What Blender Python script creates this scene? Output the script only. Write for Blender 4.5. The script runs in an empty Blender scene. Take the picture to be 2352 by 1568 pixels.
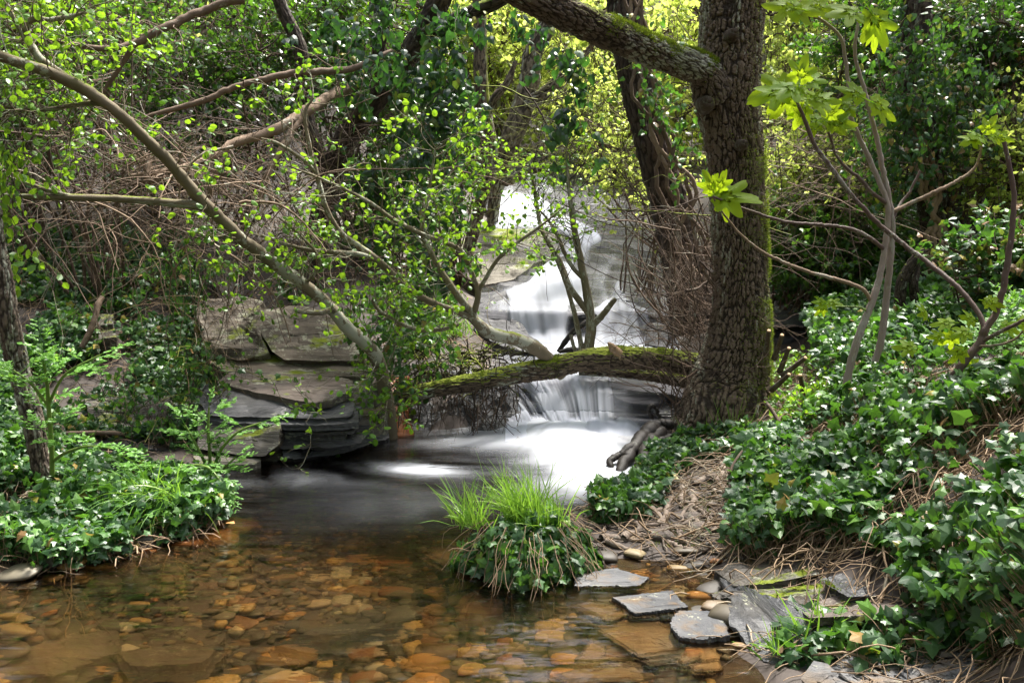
import bpy, math
import numpy as np
from math import radians, sin, cos, pi

# ------------------------------------------------------------------ camera, sky, sun, exposure
scene = bpy.context.scene
COL = scene.collection
CAM_H, PITCH, FP = 1.5, radians(6.8), 1952.0        # focal length in units of a 2352 wide picture
cam_d = bpy.data.cameras.new('camera'); cam = bpy.data.objects.new('camera', cam_d); COL.objects.link(cam)
cam.location = (0, 0, CAM_H); cam.rotation_euler = (pi/2 - PITCH, 0, 0)
cam_d.sensor_width = 36; cam_d.lens = FP/2352*36; cam_d.clip_start = 0.05; cam_d.clip_end = 500
scene.camera = cam

SUN_EL, SUN_AZ = radians(64), radians(32)           # azimuth measured from +Y towards +X
world = bpy.data.worlds.new('World'); scene.world = world; world.use_nodes = True
wn = world.node_tree; wn.nodes.clear()
sky = wn.nodes.new('ShaderNodeTexSky'); sky.sky_type = 'NISHITA'; sky.sun_disc = False
sky.sun_elevation = SUN_EL; sky.sun_rotation = SUN_AZ; sky.air_density = 1.0; sky.dust_density = 5.0; sky.ozone_density = 1.0
bg = wn.nodes.new('ShaderNodeBackground'); bg.inputs['Strength'].default_value = 0.115
wo = wn.nodes.new('ShaderNodeOutputWorld')
hz = wn.nodes.new('ShaderNodeHueSaturation'); hz.inputs['Saturation'].default_value = .5   # thin bright cloud
wn.links.new(sky.outputs[0], hz.inputs['Color']); wn.links.new(hz.outputs[0], bg.inputs[0]); wn.links.new(bg.outputs[0], wo.inputs[0])
sun_d = bpy.data.lights.new('sun', 'SUN'); sun_d.energy = 4.0; sun_d.angle = radians(9); sun_d.color = (1.0, 0.96, 0.88)
sun = bpy.data.objects.new('sun', sun_d); COL.objects.link(sun)
sun.rotation_euler = (pi/2 - SUN_EL, 0, pi - SUN_AZ)   # light travels from +Y/+X side down towards the camera
scene.view_settings.view_transform = 'Standard'; scene.view_settings.look = 'None'
scene.view_settings.exposure = 2.0; scene.view_settings.gamma = 1.0; scene.view_settings.use_curve_mapping = False
scene.cycles.max_bounces = 8; scene.cycles.diffuse_bounces = 4; scene.cycles.glossy_bounces = 3
scene.cycles.transmission_bounces = 5; scene.cycles.transparent_max_bounces = 12
scene.cycles.use_denoising = True; scene.cycles.sample_clamp_indirect = 6.0
scene.cycles.caustics_reflective = False

# ------------------------------------------------------------------ helpers: places
CT, ST = cos(PITCH), sin(PITCH)
C0 = np.array([0, 0, CAM_H])
def ray(u, v):
    a = (np.asarray(u, float)-1176)/FP; b = (784-np.asarray(v, float))/FP
    return np.stack([a, CT + b*ST, -ST + b*CT], -1)
def at(u, v, Y):
    d = ray(u, v); return C0 + d*(np.asarray(Y, float)/d[..., 1])[..., None]
def atz(u, v, z=0.0):
    d = ray(u, v); return C0 + d*((np.asarray(z, float)-CAM_H)/d[..., 2])[..., None]
def proj(P):
    P = np.asarray(P, float) - C0
    f = P[..., 1]*CT - P[..., 2]*ST; h = P[..., 1]*ST + P[..., 2]*CT
    f = np.where(f < .05, .05, f)
    return 1176 + FP*P[..., 0]/f, 784 - FP*h/f
def inpoly(u, v, poly):
    u = np.asarray(u); v = np.asarray(v); r = np.zeros(u.shape, bool); n = len(poly)
    for i in range(n):
        x1, y1 = poly[i]; x2, y2 = poly[(i+1) % n]
        c = ((y1 > v) != (y2 > v)) & (u < (x2-x1)*(v-y1)/((y2-y1) if y2 != y1 else 1e-9)+x1)
        r ^= c
    return r

# ------------------------------------------------------------------ helpers: noise
def _h(ix, iy, iz, s):
    n = (ix.astype(np.int64)*374761393 + iy.astype(np.int64)*668265263 + iz.astype(np.int64)*2147483647 + s*1274126177) & 0xffffffff
    n = ((n ^ (n >> 13))*1274126177) & 0xffffffff
    n = ((n ^ (n >> 16))*2246822519) & 0xffffffff
    return ((n ^ (n >> 15)) & 0xffffff)/float(0xffffff)
def vnoise(x, y, z=0., s=0):
    x, y, z = np.broadcast_arrays(np.asarray(x, float), np.asarray(y, float), np.asarray(z, float))
    ix, iy, iz = np.floor(x), np.floor(y), np.floor(z)
    fx, fy, fz = x-ix, y-iy, z-iz
    fx = fx*fx*(3-2*fx); fy = fy*fy*(3-2*fy); fz = fz*fz*(3-2*fz)
    r = 0
    for dx in (0, 1):
        for dy in (0, 1):
            for dz in (0, 1):
                r = r + _h(ix+dx, iy+dy, iz+dz, s)*(fx if dx else 1-fx)*(fy if dy else 1-fy)*(fz if dz else 1-fz)
    return r*2-1
def fbm(x, y, z=0., s=0, o=4):
    r = 0; a = 1.; t = 0
    for i in range(o):
        r = r + a*vnoise(x, y, z, s+i*17); t += a; a *= .5
        x = x*2.03; y = y*2.03; z = np.asarray(z)*2.03
    return r/t
def worley(x, y, s=0):
    ix, iy = np.floor(x), np.floor(y); f1 = np.full(x.shape, 9.); f2 = f1.copy(); idn = f1.copy()
    for dx in (-1, 0, 1):
        for dy in (-1, 0, 1):
            cx, cy = ix+dx, iy+dy
            px = cx+.1+.8*_h(cx, cy, cx*0, s); py = cy+.1+.8*_h(cx, cy, cx*0, s+5)
            d = np.hypot(x-px, y-py); c = d < f1
            f2 = np.where(c, f1, np.minimum(f2, d)); idn = np.where(c, _h(cx, cy, cx*0, s+9), idn); f1 = np.where(c, d, f1)
    return f1, f2, idn
def unit(a): return a/np.maximum(np.linalg.norm(a, axis=-1, keepdims=True), 1e-9)

# ------------------------------------------------------------------ helpers: meshes and objects
class MB:
    """collects points and faces for ONE mesh"""
    def __init__(s): s.v = []; s.a = []; s.f = {3: [], 4: []}; s.n = 0; s.poly = []
    def add(s, V, F, a=None):
        V = np.asarray(V, float).reshape(-1, 3); F = np.asarray(F, int)
        s.v.append(V); s.a.append(np.broadcast_to(np.zeros(1) if a is None else np.asarray(a, float), (len(V),)))
        if len(F): s.f[F.shape[1]].append(F+s.n)
        s.n += len(V)
    def ngon(s, idx): s.poly.append([i for i in idx])
    def mesh(s, name, smooth=True):
        V = np.concatenate(s.v); A = np.concatenate(s.a); me = bpy.data.meshes.new(name)
        loops = []; starts = []; tot = []; k = 0
        for m in (3, 4):
            if s.f[m]:
                F = np.concatenate(s.f[m]); loops.append(F.ravel()); n = len(F)
                starts.append(k+np.arange(n)*m); tot.append(np.full(n, m)); k += n*m
        for p in s.poly:
            loops.append(np.array(p)); starts.append(np.array([k])); tot.append(np.array([len(p)])); k += len(p)
        L = np.concatenate(loops); S = np.concatenate(starts); T = np.concatenate(tot)
        me.vertices.add(len(V)); me.vertices.foreach_set('co', V.astype(np.float32).ravel())
        me.loops.add(len(L)); me.loops.foreach_set('vertex_index', L.astype(np.int32))
        me.polygons.add(len(S)); me.polygons.foreach_set('loop_start', S.astype(np.int32)); me.polygons.foreach_set('loop_total', T.astype(np.int32))
        me.polygons.foreach_set('use_smooth', np.full(len(S), smooth))
        at_ = me.attributes.new('rnd', 'FLOAT', 'POINT'); at_.data.foreach_set('value', A.astype(np.float32))
        me.update(calc_edges=True); return me
    def build(s, name, mat, parent=None, smooth=True, **kw):
        me = s.mesh(name, smooth); me.materials.append(mat); return place(name, me, parent, **kw)
def place(name, me, parent=None, label=None, cat=None, group=None, kind=None, loc=None):
    o = bpy.data.objects.new(name, me); COL.objects.link(o)
    if parent is not None: o.parent = parent
    if loc is not None: o.location = loc
    return tag(o, label, cat, group, kind)
def tag(o, label=None, cat=None, group=None, kind=None):
    if label: o['label'] = label
    if cat: o['category'] = cat
    if group: o['group'] = group
    if kind: o['kind'] = kind
    return o
def thing(name, label, cat, group=None): return place(name, None, None, label, cat, group)
def base(P, *obs): pass

def addattr(me, name, vals):
    a = me.attributes.new(name, 'FLOAT', 'POINT'); a.data.foreach_set('value', np.asarray(vals, np.float32))

def tubes(mb, P, R, sides=5, a=None, cap=False):
    """P (M,n,3) lines, R (M,n) radii"""
    P = np.asarray(P, float); R = np.asarray(R, float)
    if P.ndim == 2: P = P[None]
    if R.ndim == 1: R = R[None]
    M, n, _ = P.shape
    if M == 0: return
    R = np.broadcast_to(R, (M, n))
    T = unit(np.gradient(P, axis=1))
    mean = unit(P[:, -1]-P[:, 0]); ref = np.zeros((M, 3)); ref[np.arange(M), np.argmin(np.abs(mean), 1)] = 1
    U = unit(np.cross(T, ref[:, None])); V = np.cross(T, U)
    th = np.arange(sides)/sides*2*pi
    pts = P[:, :, None]+R[:, :, None, None]*(U[:, :, None]*np.cos(th)[:, None]+V[:, :, None]*np.sin(th)[:, None])
    i = np.arange(n-1)[:, None]; j = np.arange(sides)[None]; jn = (j+1) % sides
    F = np.stack([i*sides+j, i*sides+jn, (i+1)*sides+jn, (i+1)*sides+j], -1).reshape(-1, 4)
    F = (F[None]+np.arange(M)[:, None, None]*n*sides).reshape(-1, 4)
    at_ = np.zeros(M) if a is None else np.broadcast_to(a, (M,))
    mb.add(pts.reshape(-1, 3), F, np.repeat(at_, n*sides))

def spline(P, n, closed=False):
    """Catmull-Rom through the rows of P, n samples evenly by length"""
    P = np.asarray(P, float)
    if len(P) == 2: return P[0]+(P[1]-P[0])*np.linspace(0, 1, n)[:, None]
    Q = np.vstack([2*P[0]-P[1], P, 2*P[-1]-P[-2]]); out = []
    for i in range(1, len(Q)-2):
        t = np.linspace(0, 1, 12, endpoint=False)[:, None]; a, b, c, d = Q[i-1], Q[i], Q[i+1], Q[i+2]
        out.append(.5*((2*b)+(-a+c)*t+(2*a-5*b+4*c-d)*t*t+(-a+3*b-3*c+d)*t**3))
    out.append(Q[-2][None]); D = np.vstack(out)
    s = np.r_[0, np.cumsum(np.linalg.norm(np.diff(D[:, :3], axis=0), axis=1))]; q = np.linspace(0, s[-1], n)
    return np.stack([np.interp(q, s, D[:, k]) for k in range(D.shape[1])], -1)

def pline(pts, n=None):
    """rows (u, v, Y, radius in picture units) -> path (n,3), radii (n)"""
    a = np.array(pts, float); P = at(a[:, 0], a[:, 1], a[:, 2]); r = a[:, 3]*a[:, 2]/FP
    D = spline(np.column_stack([P, r]), n or max(8, len(a)*5)); return D[:, :3], D[:, 3]

def walk(rng, S, D, L, n, curl=.3, grav=0.):
    """random walks: S,D (M,3), L (M) -> (M,n,3)"""
    M = len(S); P = np.zeros((M, n, 3)); P[:, 0] = S; d = unit(D.copy()); st = (np.asarray(L)/(n-1)).reshape(-1, 1)*np.ones((M, 1))
    for k in range(1, n):
        P[:, k] = P[:, k-1]+d*st; d = unit(d+rng.normal(0, curl, (M, 3))+np.array([0, 0, grav]))
    return P

def pick(rng, P, M, lo=0., hi=1.):
    """M random points on the lines P (K,n,3): point, tangent, parent index"""
    K, n, _ = P.shape; k = rng.integers(0, K, M); t = rng.uniform(lo, hi, M)*(n-1.001); i = t.astype(int); f = (t-i)[:, None]
    return P[k, i]*(1-f)+P[k, i+1]*f, unit(P[k, i+1]-P[k, i]), k

# leaf outlines: points along +Y, faces; z gives the fold
def _leaf(pts, faces):
    return np.array(pts, float), np.array(faces, int)
def _fan(outline, fold=.25, droop=.12, cy=.38):
    o = [(x, y) for x, y in outline]; pts = [(0, cy)]+o+[(-x, y) for x, y in reversed(o[1:-1])]
    n = len(pts)-1; V = [(x, y, -fold*abs(x)*1.0-droop*y*y + (.05 if i == 0 else 0)) for i, (x, y) in enumerate(pts)]
    return _leaf(V, [(0, 1+(i+1) % n, 1+i) for i in range(n)])
IVY = _fan([(0, 0), (.2, -.14), (.36, -.1), (.37, .16), (.6, .36), (.3, .5), (.2, .72), (0, 1.0)], .2, .15)
IVY2 = _fan([(0, 0), (.26, -.1), (.4, .14), (.34, .44), (.18, .74), (0, 1.0)], .28, .2)
IVYS = _fan([(0, 0), (.3, -.1), (.5, .3), (.22, .6), (0, 1.)], .25, .15)
ROUND = _fan([(0, 0), (.24, .08), (.4, .38), (.34, .72), (.14, .92), (0, .97)], .3, .15, .5)
OVAL = _leaf([(0, 0, 0), (.3, .3, -.09), (.27, .68, -.12), (0, 1, -.12), (-.27, .68, -.12), (-.3, .3, -.09)], [(0, 1, 2, 3), (0, 3, 4, 5)])
LANCE = _leaf([(0, 0, 0), (.15, .3, -.05), (.13, .65, -.1), (0, 1, -.2), (-.13, .65, -.1), (-.15, .3, -.05)], [(0, 1, 2, 3), (0, 3, 4, 5)])
MOSSB = _leaf([(-.12, 0, 0), (.12, 0, 0), (0, 1, .1)], [(0, 1, 2)])
def leaves(mb, proto, P, D, N, S, a, rng=None):
    V, F = proto; M = len(P)
    if M == 0: return
    D = unit(D); X = unit(np.cross(D, N)); Nn = np.cross(X, D)
    S = np.broadcast_to(S, (M,))
    W = P[:, None]+S[:, None, None]*(V[:, 0][None, :, None]*X[:, None]+V[:, 1][None, :, None]*D[:, None]+V[:, 2][None, :, None]*Nn[:, None])
    FF = (F[None]+np.arange(M)[:, None, None]*len(V)).reshape(-1, F.shape[1])
    mb.add(W.reshape(-1, 3), FF, np.repeat(a, len(V)))
def rdir(rng, M): return unit(rng.normal(0, 1, (M, 3)))
def leafy(mb, proto, rng, TW, per, size, up=1.0, spread=.9, lo=.15, droop=0., rnd=None, side=1.0):
    """leaves set along the twigs TW (M,n,3)"""
    p, t, k = pick(rng, TW, len(TW)*per, lo, 1.)
    M = len(p); out = unit(np.cross(t, rdir(rng, M)))
    D = unit(t*.5+out*side+np.array([0, 0, droop])); N = unit(np.array([0, 0, up])+rng.normal(0, spread*.5, (M, 3)))
    S = size*rng.uniform(.6, 1.25, M)
    a = rng.uniform(0, 1, M) if rnd is None else np.clip(rng.normal(rnd[0], rnd[1], M)+rng.normal(0, rnd[1], len(TW))[k], 0, 1)
    leaves(mb, proto, p+D*S[:, None]*.25, D, N, S, a)

# ------------------------------------------------------------------ materials
def nt(name):
    m = bpy.data.materials.new(name); m.use_nodes = True; t = m.node_tree; t.nodes.clear(); return m, t
def nd(t, ty, ins=None, **kw):
    n = t.nodes.new(ty)
    for k, v in kw.items(): setattr(n, k, v)
    for k, v in (ins or {}).items():
        s = n.inputs[k]
        if isinstance(v, bpy.types.NodeSocket): t.links.new(v, s)
        else: s.default_value = (*v, 1) if isinstance(v, tuple) and len(v) == 3 and s.type == 'RGBA' else v
    return n
def ramp(t, fac, stops, interp='LINEAR'):
    n = nd(t, 'ShaderNodeValToRGB', {0: fac}); cr = n.color_ramp; cr.interpolation = interp
    while len(cr.elements) < len(stops): cr.elements.new(.5)
    for e, (p, c) in zip(cr.elements, stops): e.position = p; e.color = (*c, 1) if len(c) == 3 else c
    return n.outputs[0]
def g(*v): return tuple(v) if len(v) == 3 else (v[0],)*3
def mathn(t, op, a, b=0., c=0., clamp=False):
    n = nd(t, 'ShaderNodeMath', {0: a, 1: b, 2: c}, operation=op); n.use_clamp = clamp; return n.outputs[0]
def mix(t, f, a, b): return nd(t, 'ShaderNodeMix', {0: f, 6: a, 7: b}, data_type='RGBA').outputs[2]
def noise(t, scale, detail=4, rough=.55, vec=None, dist=0., out=0):
    ins = {'Scale': scale, 'Detail': detail, 'Roughness': rough, 'Distortion': dist}
    if vec is not None: ins['Vector'] = vec
    return nd(t, 'ShaderNodeTexNoise', ins).outputs[out]
def coords(t, scale=(1, 1, 1), rot=(0, 0, 0)):
    ge = nd(t, 'ShaderNodeNewGeometry'); return nd(t, 'ShaderNodeMapping', {0: ge.outputs['Position'], 'Scale': scale, 'Rotation': rot}).outputs[0]
def attr(t, name='rnd'): return nd(t, 'ShaderNodeAttribute', attribute_name=name).outputs['Fac']
def out(t, sh): nd(t, 'ShaderNodeOutputMaterial', {0: sh})

def leaf_mat(name, stops, trans, tfac=.4, rough=.38, spec=.5, spots=0., objrand=False):
    m, t = nt(name)
    r = nd(t, 'ShaderNodeObjectInfo').outputs['Random'] if objrand else attr(t)
    c = ramp(t, r, stops)
    n1 = noise(t, 60., 2); c = mix(t, mathn(t, 'MULTIPLY', n1, .35), c, (.03, .06, .012))
    if spots:
        s = mathn(t, 'GREATER_THAN', noise(t, 45., 3, .6), .69); c = mix(t, mathn(t, 'MULTIPLY', s, spots), c, (.32, .24, .12))
    b = nd(t, 'ShaderNodeBsdfPrincipled', {'Base Color': c, 'Roughness': rough, 'Specular IOR Level': spec})
    tc = mix(t, .55, c, trans)
    tr = nd(t, 'ShaderNodeBsdfTranslucent', {0: tc})
    out(t, nd(t, 'ShaderNodeMixShader', {0: tfac, 1: b.outputs[0], 2: tr.outputs[0]}).outputs[0]); return m

M = {}
M['ivy'] = leaf_mat('ivy_leaf', [(0, (.018, .05, .02)), (.45, (.025, .075, .025)), (.75, (.05, .13, .03)), (.93, (.1, .22, .035)), (.97, (.38, .3, .04)), (1, (.25, .13, .06))], (.16, .4, .02), .3, .42, .45, .5)
M['ivy_near'] = leaf_mat('ivy_leaf_near', [(0, (.02, .055, .025)), (.4, (.03, .08, .03)), (.7, (.06, .15, .03)), (.978, (.12, .25, .04)), (.988, (.38, .28, .05)), (1, (.3, .16, .08))], (.18, .4, .02), .3, .42, .45, .6, objrand=True)
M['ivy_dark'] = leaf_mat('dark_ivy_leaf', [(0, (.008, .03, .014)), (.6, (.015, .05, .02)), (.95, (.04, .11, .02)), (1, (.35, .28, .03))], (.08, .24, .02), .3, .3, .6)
M['alder'] = leaf_mat('spring_leaf', [(0, (.04, .11, .012)), (.5, (.085, .22, .02)), (1, (.17, .34, .03))], (.38, .62, .02), .45, .4, .45)
M['bright'] = leaf_mat('painted_backlit_leaf', [(0, (.16, .27, .03)), (.5, (.36, .48, .07)), (1, (.55, .62, .16))], (.78, .88, .18), .6, .45, .4)  # colours paled to stand in for overexposed backlight
M['ever'] = leaf_mat('evergreen_leaf', [(0, (.012, .04, .016)), (.55, (.03, .085, .022)), (.85, (.07, .18, .02)), (1, (.14, .3, .03))], (.2, .45, .02), .34, .32, .55)
M['fig'] = leaf_mat('fig_leaf', [(0, (.13, .25, .01)), (1, (.22, .34, .02))], (.6, .78, .02), .72, .6, .2, objrand=True)
M['grass'] = leaf_mat('grass_blade', [(0, (.07, .2, .02)), (.7, (.16, .34, .035)), (1, (.26, .42, .06))], (.35, .6, .05), .4, .4, .4)
M['fern'] = leaf_mat('parsley_leaf', [(0, (.08, .22, .03)), (1, (.18, .38, .06))], (.32, .58, .06), .4, .45, .4)
M['moss'] = leaf_mat('moss_tuft', [(0, (.05, .09, .008)), (.6, (.13, .18, .015)), (1, (.25, .3, .03))], (.3, .4, .03), .3, .8, .1)
M['litter'] = leaf_mat('dead_leaf', [(0, (.1, .055, .03)), (.5, (.2, .12, .07)), (1, (.36, .25, .16))], (.3, .18, .08), .2, .6, .2)

def bark_mat(name, c1, c2, lich, lamt=.45, moss=0., rough=.85, sc=1., dirv=(0, 0, 1)):
    m, t = nt(name); r = attr(t)
    n = noise(t, 24*sc, 5, .65); c = mix(t, n, c1, c2)
    c = mix(t, nd(t, 'ShaderNodeMapRange', {0: r, 1: .1, 2: .75}).outputs[0], mix(t, .85, c, (.012, .008, .006)), c)
    l1 = mathn(t, 'MULTIPLY', noise(t, 5*sc, 3, .6), noise(t, 30*sc, 4, .7))
    l = mathn(t, 'MULTIPLY', mathn(t, 'GREATER_THAN', mathn(t, 'ADD', l1, mathn(t, 'MULTIPLY', mathn(t, 'SUBTRACT', noise(t, 1.3, 2), .5), .35)), .38-lamt*.13), mathn(t, 'MULTIPLY', r, 1.))
    c = mix(t, mathn(t, 'MULTIPLY', l, .8), c, mix(t, noise(t, 60, 2), lich, (.34, .36, .3)))
    if moss:
        ge = nd(t, 'ShaderNodeNewGeometry'); dp = nd(t, 'ShaderNodeVectorMath', {0: ge.outputs['Normal'], 1: dirv}, operation='DOT_PRODUCT').outputs['Value']
        f = mathn(t, 'ADD', dp, mathn(t, 'MULTIPLY', mathn(t, 'SUBTRACT', noise(t, 6, 4, .6), .5), 2.2))
        f = nd(t, 'ShaderNodeMapRange', {0: f, 1: .85-moss*.8, 2: 1.15-moss*.8}).outputs[0]
        c = mix(t, f, c, mix(t, noise(t, 40, 3), (.07, .1, .008), (.22, .25, .02)))
    bp = nd(t, 'ShaderNodeBump', {'Height': noise(t, 90*sc, 5, .7), 'Strength': .5, 'Distance': .006})
    out(t, nd(t, 'ShaderNodeBsdfPrincipled', {'Base Color': c, 'Roughness': rough, 'Specular IOR Level': .25, 'Normal': bp.outputs[0]}).outputs[0]); return m
M['bark'] = bark_mat('alder_bark', (.085, .06, .045), (.19, .14, .1), (.3, .29, .21), .55, .35, dirv=(.8, 0, .45))
M['limb'] = bark_mat('limb_bark', (.075, .055, .042), (.17, .13, .1), (.33, .34, .27), .75, .42)
M['log'] = bark_mat('log_bark', (.07, .05, .035), (.14, .105, .07), (.28, .32, .22), .4, .5)
M['lich'] = bark_mat('lichen_bark', (.1, .078, .052), (.2, .165, .11), (.42, .43, .34), .75, .1)
M['lichm'] = bark_mat('smooth_lichen_bark', (.09, .072, .045), (.21, .18, .11), (.42, .43, .34), .75, 0)
M['twig'] = bark_mat('dry_twig', (.14, .09, .06), (.3, .22, .16), (.36, .3, .25), .5, 0)
M['brush'] = bark_mat('brush_twig', (.07, .045, .033), (.2, .14, .1), (.22, .2, .15), .3, 0)
M['dark'] = bark_mat('dark_bark', (.035, .026, .02), (.085, .062, .048), (.1, .11, .08), .3, .3)
M['figbark'] = bark_mat('fig_bark', (.2, .15, .13), (.3, .25, .22), (.34, .3, .28), .5, 0, .6)
M['figdark'] = bark_mat('fig_dark_bark', (.07, .045, .04), (.13, .085, .07), (.2, .16, .14), .3, 0, .6)
M['vine'] = bark_mat('vine_stem', (.2, .13, .08), (.38, .27, .17), (.4, .3, .2), .3, 0, .7)
M['root'] = bark_mat('root_bark', (.13, .095, .072), (.32, .25, .2), (.36, .32, .27), .4, 0, .7)
M['rootwet'] = bark_mat('wet_root', (.01, .008, .007), (.03, .024, .02), (.05, .04, .035), .2, 0, .5)
M['cutwood'] = bark_mat('cut_wood', (.3, .19, .1), (.45, .3, .17), (.5, .36, .2), .3, 0, .7)
M['stem'] = leaf_mat('green_stem', [(0, (.12, .2, .04)), (1, (.2, .28, .06))], (.3, .4, .05), .15, .4, .4)

def rock_mat(name, c1, c2, c3, rough=.6, moss=.0, lichen=.3, strata=14., tilt=(0, .12, 0), wet=0., spec=.5, objrand=False, bump=1.):
    m, t = nt(name)
    v = coords(t, (1, 1, strata), tilt); n1 = noise(t, 1.6, 6, .62, v, .6); n2 = noise(t, 7., 6, .65, v)
    n3 = noise(t, 2.2, 4, .6)
    c = mix(t, nd(t, 'ShaderNodeMapRange', {0: n1, 1: .35, 2: .65}).outputs[0], c1, c2)
    c = mix(t, nd(t, 'ShaderNodeMapRange', {0: n3, 1: .48, 2: .68}).outputs[0], c, c3)
    c = mix(t, mathn(t, 'MULTIPLY', n2, .5), c, mix(t, .6, c, (.02, .02, .02)))
    if objrand:
        hsv = nd(t, 'ShaderNodeHueSaturation', {'Color': c, 'Value': mathn(t, 'MULTIPLY_ADD', nd(t, 'ShaderNodeObjectInfo').outputs['Random'], .7, .65)}); c = hsv.outputs[0]
    if lichen:
        lf = mathn(t, 'MULTIPLY', noise(t, 3.5, 3, .6), noise(t, 22, 5, .7)); lf = nd(t, 'ShaderNodeMapRange', {0: lf, 1: .36-lichen*.16, 2: .4-lichen*.16}).outputs[0]
        c = mix(t, mathn(t, 'MULTIPLY', lf, .7), c, mix(t, noise(t, 50, 3), (.2, .2, .13), (.38, .38, .3)))
    ge = nd(t, 'ShaderNodeNewGeometry'); sep = nd(t, 'ShaderNodeSeparateXYZ', {0: ge.outputs['Normal']}).outputs[2]
    rf = mathn(t, 'MULTIPLY_ADD', n2, .3, rough-.12)
    if moss:
        f = mathn(t, 'ADD', mathn(t, 'MULTIPLY', sep, .5), mathn(t, 'MULTIPLY', mathn(t, 'SUBTRACT', noise(t, 3.2, 5, .62), .5), 3.))
        f = nd(t, 'ShaderNodeMapRange', {0: f, 1: 1.15-moss*.9, 2: 1.4-moss*.9}).outputs[0]
        c = mix(t, f, c, mix(t, noise(t, 60, 4, .7), (.05, .075, .006), (.2, .23, .02))); rf = mathn(t, 'MAXIMUM', rf, f)
    bp = nd(t, 'ShaderNodeBump', {'Height': mathn(t, 'ADD', n1, mathn(t, 'MULTIPLY', n2, .6)), 'Strength': .55*bump, 'Distance': .03})
    bp2 = nd(t, 'ShaderNodeBump', {'Height': noise(t, 70, 6, .7), 'Strength': .35*bump, 'Distance': .006, 'Normal': bp.outputs[0]})
    out(t, nd(t, 'ShaderNodeBsdfPrincipled', {'Base Color': c, 'Roughness': rf, 'Specular IOR Level': spec, 'Normal': bp2.outputs[0]}).outputs[0]); return m
M['rock'] = rock_mat('dry_schist', (.06, .05, .04), (.165, .135, .105), (.115, .09, .065), .75, .72, .6, spec=.2)
M['rockflat'] = rock_mat('brown_schist', (.08, .062, .052), (.15, .118, .1), (.06, .05, .045), .65, .5, .35, 30, spec=.25)
M['rockpale'] = rock_mat('pale_schist', (.09, .08, .065), (.2, .18, .15), (.14, .12, .095), .75, .7, .4, 22, spec=.2)
M['rockwet'] = rock_mat('wet_slate', (.014, .015, .019), (.05, .051, .058), (.03, .027, .024), .36, .12, .05, 26, wet=1, spec=.5)
M['rockmossy'] = rock_mat('mossy_wet_rock', (.035, .03, .026), (.1, .086, .07), (.065, .05, .035), .5, .75, .3, 18, spec=.3)
M['rockfall'] = rock_mat('cascade_schist', (.022, .022, .026), (.1, .097, .105), (.06, .056, .06), .55, .0, .1, 26, (.12, .1, 0), spec=.3, bump=1.3)
M['slate'] = rock_mat('slate_stone', (.05, .052, .058), (.13, .128, .13), (.14, .095, .055), .7, .0, .15, 30, spec=.2, objrand=True)
M['rust'] = rock_mat('iron_stained_rock', (.3, .075, .012), (.48, .14, .025), (.16, .04, .01), .4, 0, 0, 5)
M['sunkb'] = rock_mat('brown_sunken_slab', (.07, .05, .03), (.21, .145, .075), (.2, .1, .04), .5, 0, 0, 16, objrand=True)
M['sunk'] = rock_mat('sunken_slab', (.022, .018, .012), (.085, .06, .033), (.06, .04, .022), .5, 0, .15, 12, objrand=True)

def soil_mat():
    m, t = nt('soil'); n = noise(t, 8, 6, .7); n2 = noise(t, 45, 5, .7)
    c = mix(t, n, (.014, .009, .007), (.06, .04, .03)); c = mix(t, mathn(t, 'GREATER_THAN', n2, .63), c, (.13, .085, .06))
    bp = nd(t, 'ShaderNodeBump', {'Height': mathn(t, 'ADD', n, n2), 'Strength': .8, 'Distance': .03})
    out(t, nd(t, 'ShaderNodeBsdfPrincipled', {'Base Color': c, 'Roughness': .75, 'Normal': bp.outputs[0]}).outputs[0]); return m
M['soil'] = soil_mat()
PEB = [(0, (.01, .009, .008)), (.24, (.028, .022, .015)), (.29, (.34, .12, .025)), (.34, (.025, .022, .016)), (.48, (.06, .048, .028)), (.54, (.52, .26, .06)), (.6, (.03, .03, .024)), (.74, (.14, .09, .04)), (.79, (.08, .09, .08)), (.85, (.58, .38, .12)), (.91, (.04, .03, .022)), (.96, (.5, .45, .32)), (1, (.2, .05, .02))]
def peb_mat(name, objrand):
    m, t = nt(name); r = nd(t, 'ShaderNodeObjectInfo').outputs['Random'] if objrand else attr(t)
    c = ramp(t, r, PEB); n = noise(t, 14, 5, .6, dist=.5); c = mix(t, n, mix(t, .55, c, (.05, .035, .02)), c)
    out(t, nd(t, 'ShaderNodeBsdfPrincipled', {'Base Color': c, 'Roughness': .6}).outputs[0]); return m
M['peb'] = peb_mat('pebble', False); M['stone'] = peb_mat('river_stone', True)

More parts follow.
